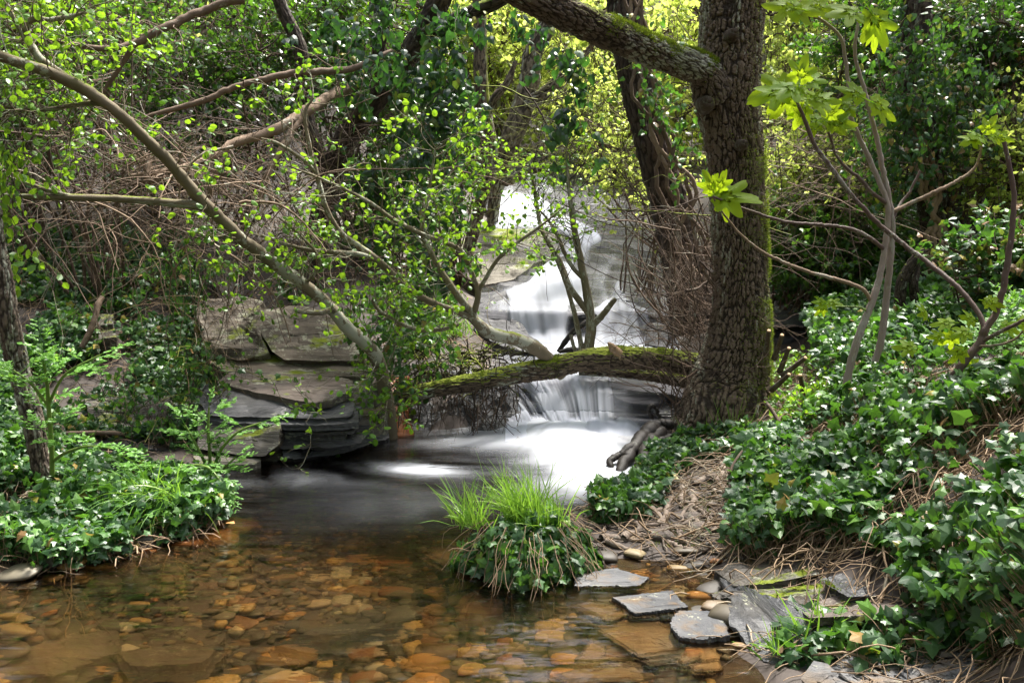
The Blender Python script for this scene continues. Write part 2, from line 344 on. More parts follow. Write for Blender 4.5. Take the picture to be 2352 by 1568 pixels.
def water_mat():
    m, t = nt('pool_water'); ge = nd(t, 'ShaderNodeNewGeometry')
    mp = nd(t, 'ShaderNodeMapping', {0: ge.outputs['Position'], 'Scale': (1.1, 3.2, 1), 'Rotation': (0, 0, .35)})
    bp = nd(t, 'ShaderNodeBump', {'Height': noise(t, 2.5, 3, .5, mp.outputs[0]), 'Strength': .35, 'Distance': .05})
    fr = nd(t, 'ShaderNodeFresnel', {'IOR': 1.33, 'Normal': bp.outputs[0]})
    gl = nd(t, 'ShaderNodeBsdfGlossy', {'Roughness': .1, 'Normal': bp.outputs[0], 'Color': (1, 1, 1)})
    deep = attr(t, 'deep')
    tc = mix(t, deep, (.76, .64, .45), (.19, .135, .08))
    tr = nd(t, 'ShaderNodeBsdfTransparent', {0: tc})
    rf = nd(t, 'ShaderNodeBsdfRefraction', {0: tc, 'Roughness': .11, 'IOR': 1.15, 'Normal': bp.outputs[0]}); tr = nd(t, 'ShaderNodeMixShader', {0: .5, 1: tr.outputs[0], 2: rf.outputs[0]})
    a = nd(t, 'ShaderNodeMixShader', {0: fr.outputs[0], 1: tr.outputs[0], 2: gl.outputs[0]})
    df = nd(t, 'ShaderNodeBsdfDiffuse', {0: (.66, .68, .74)})
    out(t, nd(t, 'ShaderNodeMixShader', {0: attr(t, 'foam'), 1: a.outputs[0], 2: df.outputs[0]}).outputs[0]); return m
M['water'] = water_mat()
def fall_mat():
    m, t = nt('silky_water')
    df = nd(t, 'ShaderNodeBsdfDiffuse', {0: (.66, .68, .76)}); tl = nd(t, 'ShaderNodeBsdfTranslucent', {0: (.66, .68, .76)})
    w = nd(t, 'ShaderNodeMixShader', {0: .3, 1: df.outputs[0], 2: tl.outputs[0]})
    gl = nd(t, 'ShaderNodeBsdfGlossy', {'Roughness': .25}); fr = nd(t, 'ShaderNodeFresnel', {'IOR': 1.14})
    tr = nd(t, 'ShaderNodeBsdfTransparent', {0: (.9, .9, .92)}); cl = nd(t, 'ShaderNodeMixShader', {0: fr.outputs[0], 1: tr.outputs[0], 2: gl.outputs[0]})
    out(t, nd(t, 'ShaderNodeMixShader', {0: attr(t, 'foam'), 1: cl.outputs[0], 2: w.outputs[0]}).outputs[0]); return m
M['fall'] = fall_mat()
# ------------------------------------------------------------------ the ground: one sheet through surveyed points
G = []
def gp(u, v, Y, dz=0.):
    p = at(u, v, Y); G.append((p[0], p[1], p[2]+dz))
def gw(u, v, z, z2=None):
    p = atz(u, v, z); G.append((p[0], p[1], z if z2 is None else z2))
# lower pool: bed under the water
for u, v, d in [(100, 1540, -.24), (700, 1540, -.25), (1200, 1540, -.2), (1500, 1540, -.1), (1700, 1560, -.05), (100, 1400, -.26), (500, 1380, -.3), (900, 1350, -.3), (1250, 1450, -.2), (1500, 1450, -.12),
                (1600, 1340, -.08), (1450, 1310, -.09), (700, 1250, -.3), (950, 1280, -.28), (950, 1150, -.5), (700, 1130, -.45), (1100, 1080, -.5), (800, 1070, -.4), (1250, 1060, -.4), (1350, 1050, -.4), (1100, 1030, -.3), (1300, 985, -.2),
                (1430, 1250+70, -.07), (1050, 1230, -.25), (600, 1280, -.2), (350, 1330, -.2)]: gw(u, v, 0, d)
# shorelines
for u, v in [(-150, 1375), (0, 1320), (130, 1300), (250, 1265), (380, 1235), (500, 1190), (525, 1110)]: gw(u, v, 0, .02)
for u, v in [(1480, 990), (1440, 1040), (1380, 1130), (1340, 1180), (1370, 1265), (1500, 1275), (1640, 1290), (1670, 1400), (1720, 1500), (1800, 1560)]: gw(u, v, 0, .03)
for u, v in [(1130, 1240), (1200, 1290), (1290, 1270)]: gw(u, v, 0, .05)
# left bank and slope
for p in [(60, 1200, 4.35), (300, 1160, 4.75), (430, 1130, 5.0), (100, 1080, 5.1), (350, 1070, 5.35), (-200, 1150, 4.3), (150, 1000, 5.9), (0, 940, 6.0), (300, 960, 6.3), (430, 980, 6.2), (0, 780, 6.8), (250, 780, 7.0), (420, 800, 7.1),
          (0, 600, 7.9), (250, 620, 8.0), (420, 600, 8.2), (0, 400, 9.5), (300, 430, 9.8), (100, 150, 12), (450, 200, 12.), (-300, 500, 8),
          (600, 640, 8.0), (800, 640, 8.4), (550, 760, 7.3), (700, 860, 6.9), (850, 850, 7.0), (560, 980, 6.2), (800, 980, 6.45), (640, 1060, 5.75), (880, 1010, 6.35),
          (700, 450, 10.5), (850, 500, 10.5), (950, 600, 9.6), (1000, 720, 8.3), (980, 800, 7.4), (950, 880, 6.9), (1100, 830, 7.5), (1050, 940, 6.75), (950, 980, 6.7), (800, 250, 13), (950, 400, 13)]: gp(*p)
# under the cascades
for u in (1230, 1330, 1430):
    for v, Y in [(930, 6.9), (850, 7.6), (815, 8.5), (712, 9.1), (660, 10.1), (600, 11.4), (530, 13.3), (470, 14.7), (420, 16.7), (360, 19.2)]: gp(u, v, Y, -.2)
for p in [(1080, 560, 12.6), (1000, 450, 15), (1120, 700, 9.3), (1050, 650, 10.5), (1520, 650, 10.), (1550, 560, 12), (1560, 450, 14.5), (1500, 380, 18)]: gp(*p, -.1)
# right bank
for p in [(1550, 870, 7.6), (1520, 950, 6.8), (1620, 930, 6.5), (1750, 920, 6.4), (1560, 1010, 6.1), (1700, 980, 5.9), (1600, 1100, 4.85), (1500, 1190, 4.35), (1450, 1120, 4.8), (1600, 1220, 4.15), (1700, 1180, 4.25), (1700, 1050, 5.1), (1800, 1040, 5.0),
          (1850, 950, 5.6), (1900, 1120, 4.1), (2000, 900, 5.3), (1800, 1250, 3.75), (1950, 1250, 3.5), (2100, 1150, 3.4), (2150, 980, 4.1), (2300, 880, 4.1), (2300, 1080, 3.1), (2330, 1280, 2.7), (2150, 1350, 2.95), (1950, 1380, 3.1), (2000, 1480, 2.85), (2250, 1440, 2.75),
          (2200, 1540, 2.6), (2000, 1560, 2.68), (2340, 1550, 2.55), (2500, 1200, 2.4), (2700, 900, 3.0), (1850, 1480, 3.0), (1800, 1380, 3.3),
          (1820, 760, 9.0), (1850, 820, 8.0), (1930, 850, 6.6), (2100, 830, 6.6), (2250, 800, 6.2), (2450, 780, 6.0), (1980, 760, 7.6), (2100, 650, 8.4), (2300, 640, 8.0), (1800, 650, 10.), (1950, 600, 9.6), (1800, 480, 11.5), (2000, 420, 11), (2250, 380, 10.5),
          (1800, 330, 16), (2050, 200, 14), (2300, 150, 13), (2500, 300, 11), (1750, 250, 22)]: gp(*p)
for p in [(-9, 9, 5.5), (-14, 5, 7.5), (-7, 3, 2.6), (-4, 1.5, .7), (-3, -1, .3), (-8, -3, 3), (0, -3, -.15), (-1, 0, -.22), (.6, 1, -.2), (2, 1.2, .35), (3, 0, .9), (7, 2, 3.), (12, 5, 6), (9, 9, 5), (6, -3, 2.6),
          (14, 14, 9), (-14, 16, 10), (0, 26, 6.5), (5, 24, 8), (-6, 22, 9), (12, 30, 16), (-14, 30, 17), (0, 40, 13), (25, 20, 18), (-25, 15, 18), (30, 50, 28), (-30, 50, 28), (0, 60, 22), (-30, -10, 14), (30, -10, 14), (0, -20, -.3), (60, 60, 40), (-60, 60, 40), (60, -20, 25), (-60, -20, 25)]: G.append(p)
G = np.array(G)
_d = np.hypot(G[:, 0][:, None]-G[:, 0], G[:, 1][:, None]-G[:, 1]); _n = len(G)
_A = np.zeros((_n+3, _n+3)); _A[:_n, :_n] = _d-np.eye(_n)*.03; _A[:_n, _n:] = np.c_[np.ones(_n), G[:, :2]]; _A[_n:, :_n] = _A[:_n, _n:].T
_w = np.linalg.solve(_A, np.r_[G[:, 2], 0, 0, 0])
def H(x, y, detail=True):
    x = np.asarray(x, float); y = np.asarray(y, float); sh = x.shape; X = x.ravel(); Y = y.ravel(); z = np.empty(len(X))
    for k in range(0, len(X), 60000):
        a, b = X[k:k+60000, None], Y[k:k+60000, None]
        z[k:k+60000] = np.hypot(a-G[:, 0], b-G[:, 1])@_w[:_n]+_w[_n]+_w[_n+1]*a[:, 0]+_w[_n+2]*b[:, 0]
    if detail: z = z+.035*fbm(X*2.3, Y*2.3, 0, 3)*np.clip((z+.1)*3+.3, .15, 1.5)
    return z.reshape(sh)
def HN(x, y):
    e = .06; zx = (H(x+e, y, False)-H(x-e, y, False))/(2*e); zy = (H(x, y+e, False)-H(x, y-e, False))/(2*e)
    return unit(np.stack([-zx, -zy, np.ones_like(zx)], -1))
def gridfaces(nr, nc):
    i = np.arange(nr-1)[:, None]; j = np.arange(nc-1)[None]
    return np.stack([i*nc+j, i*nc+j+1, (i+1)*nc+j+1, (i+1)*nc+j], -1).reshape(-1, 4)
xs = np.r_[np.linspace(-60, -12, 20), np.linspace(-11, -5, 40), np.arange(-4.9, 5, .045), np.linspace(5.05, 11, 40), np.linspace(12, 60, 20)]
ys = np.r_[np.linspace(-25, .5, 24), np.arange(.7, 9, .045), np.linspace(9.1, 20, 70), np.linspace(21, 60, 26)]
X, Y = np.meshgrid(xs, ys); Z = H(X, Y)
mb = MB(); mb.add(np.stack([X, Y, Z], -1).reshape(-1, 3), gridfaces(len(ys), len(xs)))
ground = mb.build('ground', M['soil'], kind='structure')

# ------------------------------------------------------------------ rocks of layered schist
def ledge(name, top, thick, layers=5, seed=0, mat='rock', lean=(0, 0, -1), out=.03, rough=.03, nper=90, bulge=.0, relief=.012, parent=None, capn=7, **kw):
    """top: outline of the top face (k,3); the sides run down by thick through stepped layers"""
    rng = np.random.default_rng(seed); top = np.asarray(top, float); c = top.mean(0)
    Q = np.vstack([top, top[:1]]); s = np.r_[0, np.cumsum(np.linalg.norm(np.diff(Q, axis=0), axis=1))]
    q = np.linspace(0, s[-1], nper, endpoint=False); ring = np.stack([np.interp(q, s, Q[:, k]) for k in range(3)], -1)
    size = s[-1]/6; nr = fbm(ring[:, 0]*3/size+seed, ring[:, 1]*3/size, ring[:, 2]*3/size, seed)
    rad = unit(ring-c); ring = ring+rad*(nr*rough*2.2)[:, None]*min(1, size)
    rings = []
    nrm = np.cross(top[1]-top[0], top[2]-top[1]); nrm = nrm/np.linalg.norm(nrm); nrm = nrm*(1 if nrm[2] > 0 else -1)
    for k in range(capn-1, 0, -1):
        f = (1-k/capn); R = c+(ring-c)*f
        hgt = relief*fbm(R[:, 0]*5, R[:, 1]*5, R[:, 2]*5, seed+3)*2.2+relief*.5*np.floor(2.5*(fbm(R[:, 0]*1.5, R[:, 1]*2.5, R[:, 2]*2, seed+4)+.5))
        rings.append(R+nrm*(hgt*(1 if k > 1 else .4))[:, None])
    rings.append(ring+nrm*0)
    L = unit(np.array(lean, float)); off = 0
    zs = np.sort(np.r_[0, rng.uniform(.08, .95, layers-1), 1])
    for i in range(layers):
        off = rng.normal(0, out)+bulge*sin(pi*(zs[i]+.3)) ; nl = fbm(ring[:, 0]*6, ring[:, 1]*6, i*3.7, seed+i)*out*1.6
        for zz in (zs[i]+.012, zs[i+1]-.012):
            rings.append(ring+rad*(off+nl)[:, None]+L*thick*zz+rng.normal(0, rough*.06, ring.shape))
    V = np.vstack([c[None]+nrm*relief*.5]+rings); nR = len(rings)
    F = gridfaces(nR, nper+1); F = (F//(nper+1))*nper+(F % (nper+1)) % nper+1
    mb = MB(); mb.add(V, F[:, ::-1]); j = np.arange(nper); mb.f[3].append(np.stack([np.zeros(nper, int), 1+j, 1+(j+1) % nper], -1))
    o = mb.build(name, M[mat], parent, smooth=False, **kw)
    return o
def uvp(pts): a = np.array(pts, float); return at(a[:, 0], a[:, 1], a[:, 2])
RG = 'schist ledges of the left outcrop'
def zpoly(pts, zz): a = np.array(pts, float); return atz(a[:, 0], a[:, 1], np.full(len(a), zz))
# left outcrop, from the top down
def ow(p): return [(746.5-746.5+x*.3662, 516.8+y*.3662, Y) for x, y, Y in p]
ledge('boulder', uvp(ow([(1235, 470, 7.15), (1480, 445, 7.3), (1650, 478, 7.3), (1602, 530, 7.0), (1640, 700, 6.72), (1685, 800, 6.6), (1500, 835, 6.55), (1330, 830, 6.6), (1270, 700, 6.75)])), .7, 5, 1, 'rock', (0, .75, -.6), .02, .03, 140, relief=.028, capn=16,
      label='grey schist boulder with green moss streak at the outcrop top, beside the ivy', cat='rock', group=RG)
ledge('boulder', uvp(ow([(1612, 528, 7.0), (1850, 505, 7.25), (2080, 540, 7.3), (2290, 650, 7.1), (2290, 850, 6.6), (2000, 850, 6.55), (1790, 838, 6.55), (1700, 790, 6.62), (1650, 690, 6.75)])), .75, 3, 2, 'rock', (0, .75, -.6), .02, .03, 140, relief=.018, capn=16,
      label='lichen spotted grey boulder behind the leaning tree, right of the long crack', cat='rock', group=RG)
ledge('rock_ledge', uvp(ow([(1310, 845, 6.62), (1700, 815, 6.75), (2290, 840, 6.8), (2330, 950, 6.4), (1900, 945, 6.35), (1420, 915, 6.4)])), .14, 3, 3, 'rock', out=.02, label='thin grey ledge with moss cushion just below the two boulders', cat='rock', group=RG, nper=140)
ledge('rock_ledge', uvp(ow([(1440, 915, 6.42), (2000, 945, 6.35), (2210, 965, 6.3), (2170, 1040, 5.95), (2070, 1095, 5.82), (1950, 1112, 5.8), (1690, 1060, 5.95), (1380, 990, 6.2)])), .1, 4, 4, 'rockflat', out=.018, nper=150, relief=.01, capn=10,
      label='broad flat brown slab, smooth on top, over the black wet layers', cat='rock', group=RG)
ledge('rock_ledge', uvp(ow([(1300, 985, 6.25), (1690, 1050, 6.0), (2100, 1100, 5.95), (2230, 1110, 5.9), (2200, 1200, 5.72), (1980, 1215, 5.7), (1300, 1195, 5.75), (1230, 1080, 6.0)])), .22, 7, 5, 'rockwet', out=.035, nper=150,
      label='black wet slate layers with leaf litter under the flat brown slab', cat='rock', group=RG)
ledge('rock_block', uvp(ow([(1240, 1180, 5.85), (1750, 1205, 5.75), (1755, 1290, 5.62), (1745, 1380, 5.56), (1660, 1448, 5.5), (1480, 1440, 5.52), (1240, 1400, 5.6)])), .5, 4, 6, 'rockmossy', (0, .9, -.3), .02, .02, 120,
      label='dark blue block with a yellow green moss patch above the waterline', cat='rock', group=RG)
ledge('rock_ledge', uvp(ow([(1215, 1445, 5.55), (1640, 1445, 5.6), (1632, 1475, 5.5), (1600, 1500, 5.45), (1240, 1500, 5.42)])), .22, 3, 7, 'rockpale', out=.015, label='pale lichened block sitting at the water under the mossy dark block', cat='rock', group=RG)
ledge('boulder', uvp(ow([(1760, 1212, 5.9), (2000, 1195, 6.1), (2200, 1200, 6.2), (2400, 1215, 6.3), (2440, 1330, 6.2), (2200, 1420, 5.85), (2000, 1450, 5.7), (1770, 1470, 5.6)])), .5, 6, 8, 'rockwet', (0, .6, -.6), .05, .05, 120, relief=.04, capn=12,
      label='black glistening undercut rock at the water below the leaning tree', cat='rock', group=RG)
ledge('rock_ledge', uvp(ow([(2080, 1100, 5.95), (2260, 985, 6.2), (2420, 1000, 6.3), (2420, 1200, 6.2), (2180, 1215, 5.95), (2085, 1205, 5.85)])), .3, 4, 9, 'rockpale', out=.02, label='pale lichened rock corner beside the foot of the leaning tree', cat='rock', group=RG)
ledge('rock_ledge', uvp(ow([(380, 1320, 5.9), (900, 1335, 5.9), (1225, 1385, 5.85), (1215, 1425, 5.72), (800, 1395, 5.7), (380, 1370, 5.7)])), .3, 6, 10, 'rockwet', out=.03, nper=150, label='long low wet ledge under the ivy with a dead stick on it', cat='rock', group=RG)
ledge('boulder', uvp(ow([(540, 1090, 6.2), (900, 1060, 6.3), (1240, 1080, 6.3), (1290, 1180, 6.05), (1200, 1330, 5.85), (880, 1335, 5.85), (560, 1300, 5.88)])), .6, 5, 11, 'rockmossy', (0, .8, -.5), .03, .04, 120, relief=.03, capn=12,
      label='steep wet rock face with vertical drips and dark moss under the hanging ivy', cat='rock', group=RG)
ledge('rock_ledge', uvp(ow([(380, 560, 7.1), (690, 560, 7.1), (700, 620, 6.95), (520, 640, 6.9), (370, 620, 7.0)])), .1, 3, 12, 'rockmossy', label='small mossy ledge poking out of the ivy slope, upper one', cat='rock', group=RG)
ledge('rock_ledge', uvp(ow([(360, 650, 6.95), (700, 650, 6.95), (710, 700, 6.8), (520, 720, 6.75), (360, 700, 6.85)])), .12, 3, 13, 'rockmossy', label='small mossy ledge poking out of the ivy slope, lower one', cat='rock', group=RG)
ledge('rock_block', uvp([(500, 560, 8.2), (550, 585, 8.0), (560, 690, 7.5), (510, 690, 7.5), (480, 640, 7.8)]), .6, 4, 14, 'rockmossy', (0, .8, -.4), label='upright brown rock in the dark hollow above the boulders', cat='rock', group=RG)
# wet bank with roots left of the lower cascade
ledge('rock_bank', uvp([(905, 880, 7.0), (1000, 850, 7.2), (1110, 850, 7.2), (1180, 890, 6.95), (1200, 960, 6.75), (1120, 985, 6.6), (1000, 990, 6.6), (930, 985, 6.6)]), .6, 5, 15, 'rockwet', (0, .8, -.5), .05, .06, 120, relief=.05, capn=12,
      label='black root matted bank left of the lower cascade under the log', cat='rock')
ledge('rock_block', uvp([(1105, 965, 6.62), (1160, 962, 6.65), (1180, 985, 6.5), (1165, 1000, 6.42), (1110, 1003, 6.42), (1095, 985, 6.5)]), .2, 3, 16, 'rockwet', label='small black block at the water left of the white foam', cat='rock')
ledge('rust_rock', uvp([(897, 868, 6.95), (940, 862, 6.95), (950, 900, 6.75), (938, 945, 6.6), (952, 1000, 6.42), (905, 1006, 6.4), (900, 950, 6.55)]), .35, 3, 17, 'rust', (0, .8, -.5), .01, .02, label='bright rust orange iron stained rock beside the pool behind the leaning tree', cat='rock')
# slabs beside the cascades
FG = 'rocks beside the cascades'
ledge('rock_slab', uvp([(1060, 540, 12.8), (1130, 526, 13.3), (1230, 524, 13.5), (1300, 545, 13.), (1320, 580, 12.2), (1300, 604, 11.5), (1240, 600, 11.4), (1180, 640, 10.4), (1110, 655, 10.1), (1040, 620, 10.6), (1020, 575, 11.8)]), .7, 6, 20, 'rockpale', (0, .5, -.8), .06, .06, 160, relief=.04, capn=18,
      label='broad pale slab with moss stripes above the middle fall', cat='rock', group=FG)
ledge('rock_slab', uvp([(1100, 700, 9.2), (1160, 665, 9.8), (1180, 710, 9.0), (1215, 770, 8.6), (1260, 800, 8.4), (1230, 815, 8.1), (1150, 790, 8.3), (1090, 760, 8.5)]), .4, 5, 21, 'rockfall', out=.03, nper=120, relief=.02, capn=12, label='wet grey sloping slab on the left edge of the middle fall', cat='rock', group=FG)
ledge('boulder', uvp([(1298, 705, 9.0), (1325, 700, 9.05), (1352, 715, 9.0), (1360, 770, 8.75), (1345, 805, 8.6), (1305, 800, 8.6), (1296, 750, 8.8)]), .4, 4, 22, 'rockwet', (0, .8, -.4), .02, .04, label='dark boulder splitting the middle fall in two', cat='rock', group=FG)
ledge('rock_slab', uvp([(1440, 690, 9.2), (1500, 700, 9.1), (1540, 720, 9.0), (1530, 800, 8.4), (1480, 790, 8.5), (1490, 740, 8.8)]), .4, 5, 23, 'rockfall', out=.03, label='wet grey rock shoulder right of the middle fall', cat='rock', group=FG)
ledge('rock_slab', uvp([(1140, 400, 18.2), (1190, 362, 19.8), (1250, 370, 19.8), (1330, 390, 19), (1340, 420, 17.4), (1240, 440, 16.4), (1140, 440, 16.2)]), 1., 7, 24, 'rockfall', (0, .4, -.9), .08, .1, 120, relief=.12, capn=14, label='grey slab at the head of the topmost cascade', cat='rock', group=FG)
ledge('rock_ledge', uvp([(1760, 712, 9.0), (1840, 698, 9.2), (1880, 705, 9.2), (1880, 740, 8.6), (1820, 745, 8.5), (1755, 740, 8.6)]), .35, 6, 25, 'rockwet', out=.05, label='black glistening rock in the gully right of the big tree', cat='rock', group=FG)
ledge('rock_slab', uvp([(1750, 650, 11), (1850, 640, 11.2), (1880, 690, 10), (1760, 700, 9.7)]), .4, 4, 26, 'rockpale', out=.05, label='pale slab glimpsed behind the gully right of the big tree', cat='rock', group=FG)
ledge('rock_ledge', uvp([(1395, 884, 7.25), (1480, 872, 7.3), (1570, 880, 7.1), (1590, 935, 6.6), (1510, 945, 6.55), (1440, 925, 6.75)]), .35, 6, 27, 'rockfall', (0, -.1, -1), out=.04, nper=140, label='wet layered ledge right of the lowest cascade under the thinner log', cat='rock', group=FG)
# right foreground rocks
RR = 'schist rocks on the near right bank'
ledge('boulder', uvp([(1638, 1312, 3.6), (1700, 1280, 3.8), (1770, 1255, 3.95), (1870, 1225, 4.05), (2000, 1232, 3.9), (2100, 1262, 3.6), (2080, 1300, 3.4), (1980, 1298, 3.38), (1880, 1318, 3.33), (1780, 1335, 3.33), (1690, 1340, 3.42)]), .32, 9, 30, 'rockmossy', (0, -.08, -1), .04, .035, 200, relief=.03, capn=18,
      label='big wet layered boulder with yellow green moss at the inlet', cat='rock', group=RR)
ledge('rock_ledge', uvp([(1835, 1395, 3.1), (1930, 1365, 3.15), (2050, 1368, 3.1), (2150, 1385, 2.95), (2130, 1415, 2.85), (1980, 1412, 2.9), (1860, 1418, 2.95)]), .24, 6, 31, 'rockflat', out=.02, nper=130, label='pale brown ledge half under ivy below the mossy boulder', cat='rock', group=RR)
ledge('rock_ledge', uvp([(1880, 1330, 3.25), (2000, 1300, 3.3), (2130, 1330, 3.15), (2100, 1365, 3.05), (1950, 1370, 3.05)]), .2, 5, 32, 'rockwet', out=.03, nper=120, label='dark stepped layers between the mossy boulder and the pale ledge', cat='rock', group=RR)
ledge('rock_ledge', uvp([(1880, 1520, 2.83), (1960, 1500, 2.85), (2060, 1520, 2.78), (2050, 1565, 2.68), (1880, 1575, 2.67)]), .14, 4, 33, 'rockwet', out=.02, nper=120, label='low shiny wet ledge at the bottom edge beside the slate pieces', cat='rock', group=RR)
ledge('boulder', uvp([(1660, 1330, 3.5), (1700, 1420, 3.1), (1760, 1500, 2.9), (1840, 1530, 2.8), (1880, 1440, 2.95), (1800, 1390, 3.1)]), .22, 5, 34, 'rockwet', out=.04, nper=110, label='black wet foot of rock and roots at the waterline', cat='rock', group=RR)
ledge('rock_ledge', uvp([(1648, 1358, 3.36), (1800, 1350, 3.3), (2000, 1318, 3.3), (2130, 1335, 3.2), (2110, 1375, 3.1), (1920, 1388, 3.14), (1730, 1400, 3.2)]), .24, 7, 35, 'rockmossy', (0, -.05, -1), out=.04, nper=170, label='dark mossy strata just under the front lip of the big layered boulder', cat='rock', group=RR)
# moss cushions growing on these rocks: rays find the rock face, each cushion belongs to its rock
bpy.context.view_layer.update(); DG = bpy.context.evaluated_depsgraph_get(); from mathutils import Vector
MOSS_AT = [(598, 795, 12, 28, 900), (500, 760, 22, 16, 900), (690, 800, 40, 10, 900), (735, 842, 30, 13, 1600), (737, 872, 16, 6, 900), (650, 700, 60, 10, 900), (470, 800, 30, 20, 900), (830, 930, 40, 16, 900), (612, 985, 26, 26, 1800), (560, 815, 50, 8, 900), (285, 945, 45, 40, 2200), (220, 760, 30, 18, 1400), (225, 735, 40, 8, 900), (760, 925, 30, 10, 700),
           (1190, 597, 45, 10, 1100), (1100, 565, 50, 8, 800), (1170, 545, 60, 7, 600), (1080, 650, 30, 10, 600), (1840, 1292, 60, 22, 3000), (1750, 1330, 40, 26, 2200), (1900, 1345, 60, 16, 1600), (1150, 620, 22, 8, 500)]
def moss_patch(u, v, ru, rv, n, seed):
    r = np.random.default_rng(seed); a = r.normal(0, .5, (n, 2)); P, N = [], []; who = {}
    for k in range(n):
        d = ray(u+a[k, 0]*ru, v+a[k, 1]*rv); ok, loc, nr, _, ob, _m = scene.ray_cast(DG, Vector(C0), Vector(d))
        if ok and ob.name.startswith(('boulder', 'rock')): P.append(loc); N.append(nr); who[ob.name] = who.get(ob.name, 0)+1
    if len(P) < 30: return
    P, N = np.array(P), np.array(N); m = len(P); ob = bpy.data.objects[max(who, key=who.get)]; mb = MB(); d_ = np.linalg.norm(P-C0, axis=1)
    leaves(mb, MOSSB, P, unit(N+r.normal(0, .45, (m, 3))), rdir(r, m), .0026*d_*r.uniform(.6, 1.5, m), r.uniform(0, 1, m)); mb.build('moss', M['moss'], ob, kind='stuff', smooth=False)
def litter_at(u, v, ru, rv, n, seed):
    r = np.random.default_rng(seed); a = r.normal(0, .5, (n, 2)); P, N = [], []; ob_ = None
    for k in range(n):
        ok, loc, nr, _, ob, _m = scene.ray_cast(DG, Vector(C0), Vector(ray(u+a[k, 0]*ru, v+a[k, 1]*rv)))
        if ok and nr[2] > .3: P.append(loc+nr*.006); N.append(nr); ob_ = ob
    if len(P) < 5: return
    P, N = np.array(P), np.array(N); m = len(P); mb = MB(); leaves(mb, OVAL, P, unit(np.cross(N, rdir(r, m))), unit(N+r.normal(0, .3, (m, 3))), .028*r.uniform(.5, 1.4, m), r.uniform(0, 1, m)); mb.build('fallen_leaves', M['litter'], kind='stuff', smooth=False)
for k_, q__ in enumerate([(700, 838, 110, 8, 90), (720, 930, 120, 14, 160), (640, 660, 90, 30, 200), (600, 868, 100, 14, 60), (1850, 1260, 120, 20, 60)]): litter_at(*q__, 500+k_)
for k_, q__ in enumerate(MOSS_AT): moss_patch(*q__, 400+k_)
# loose slate plates, in and out of the water
SG = 'flat slate plates in the shallows'
def plate(pts, z, lab, mat='slate', th=.022, seed=0, tilt=None, grp=SG):
    P = zpoly(pts, z)
    if tilt is not None: P[:, 2] += (P[:, 0]-P[:, 0].mean())*tilt[0]+(P[:, 1]-P[:, 1].mean())*tilt[1]
    return ledge('slate_plate', P, th, 3, seed, mat, out=.012, rough=.035, nper=120, relief=.006, label=lab, cat='stone', group=grp)
def q(p): return [(1091+x*.5361, 1033.6+y*.5361) for x, y in p]
plate(q([(590, 628), (840, 608), (908, 668), (690, 690)]), .018, 'grey rhombic plate lying dry in the middle of the shallows', seed=41, tilt=(.02, .05))
plate(q([(850, 720), (880, 690), (1045, 690), (1088, 795), (960, 805), (880, 790)]), .02, 'dark broken edged plate nearest the black rock foot', seed=42, th=.06, tilt=(.04, 0))
plate(q([(420, 668), (510, 655), (650, 700), (560, 725)]), -.01, 'narrow tan plate left of the grey rhombic plate', 'sunkb', seed=43)
plate(q([(430, 580), (440, 535), (600, 505), (740, 545), (690, 578)]), .004, 'grey oval plate beside the ivy clump, barely above water', seed=44)
plate(q([(530, 770), (620, 735), (740, 725), (940, 830), (880, 870), (700, 885)]), -.04, 'largest brown sunken plate with orange bands', 'sunkb', seed=45)
plate(q([(430, 915), (500, 825), (560, 850), (540, 895), (700, 915)]), -.05, 'angular yellow brown sunken plate with a notch', 'sunkb', seed=46)
plate(q([(340, 960), (420, 935), (690, 925), (705, 990), (400, 995)]), -.05, 'long flat sunken plate at the bottom edge', 'sunkb', seed=47)
plate(q([(870, 900), (950, 835), (975, 850), (960, 890), (890, 915)]), -.02, 'small rusty sunken plate right of the largest one', 'sunkb', seed=48)
plate(q([(680, 890), (860, 872), (900, 905), (760, 925)]), -.05, 'dark sunken plate tucked under the largest one', 'slate', seed=49)
plate(q([(975, 835), (1055, 830), (1055, 890), (975, 895)]), -.02, 'squarish rust coloured sunken plate', 'sunkb', seed=50)
plate(q([(920, 925), (1040, 905), (1055, 940), (950, 948)]), -.02, 'thin brown plate with a notch below the squarish one', 'sunkb', seed=51)
plate([(1130, 1355), (1190, 1348), (1240, 1360), (1210, 1372)], -.03, 'small grey plate under water below the ivy clump', 'slate', seed=52)
plate([(980, 1275), (1030, 1262), (1130, 1272), (1120, 1295), (1020, 1300)], -.06, 'pale sunken slab left of the ivy clump', 'sunkb', seed=53)
plate([(-60, 1440), (80, 1415), (260, 1420), (270, 1530), (120, 1590), (-60, 1580)], -.185, 'very large dark sunken slab in the lower left corner', 'sunk', seed=54 , th=.05)
plate([(250, 1500), (430, 1475), (520, 1500), (470, 1560), (300, 1570)], -.18, 'large dark sunken slab beside the corner slab', 'sunk', seed=55, th=.06)
plate([(160, 1400), (320, 1370), (400, 1390), (360, 1425), (200, 1430)], -.2, 'broad brown sunken slab under the left bank', 'sunk', seed=56, th=.05)
plate([(640, 1480), (740, 1440), (930, 1430), (960, 1455), (780, 1500)], -.2, 'long dark sunken slab in mid stream', 'slate', seed=57, th=.05)
def r3(p): return [(1895+x*.1943, 1320.8+y*.1943) for x, y in p]
DG = 'dry slate pieces in the lower right corner'
plate(r3([(640, 1100), (700, 1055), (980, 1080), (1100, 1130), (900, 1185)]), .05, 'grey plate with a dark crack at the left of the slate heap', seed=60, grp=DG)
plate(r3([(900, 1170), (1050, 1120), (1270, 1170), (1290, 1220), (1200, 1255), (960, 1225)]), .055, 'rounded pale plate in front of the cracked one', seed=61, grp=DG)
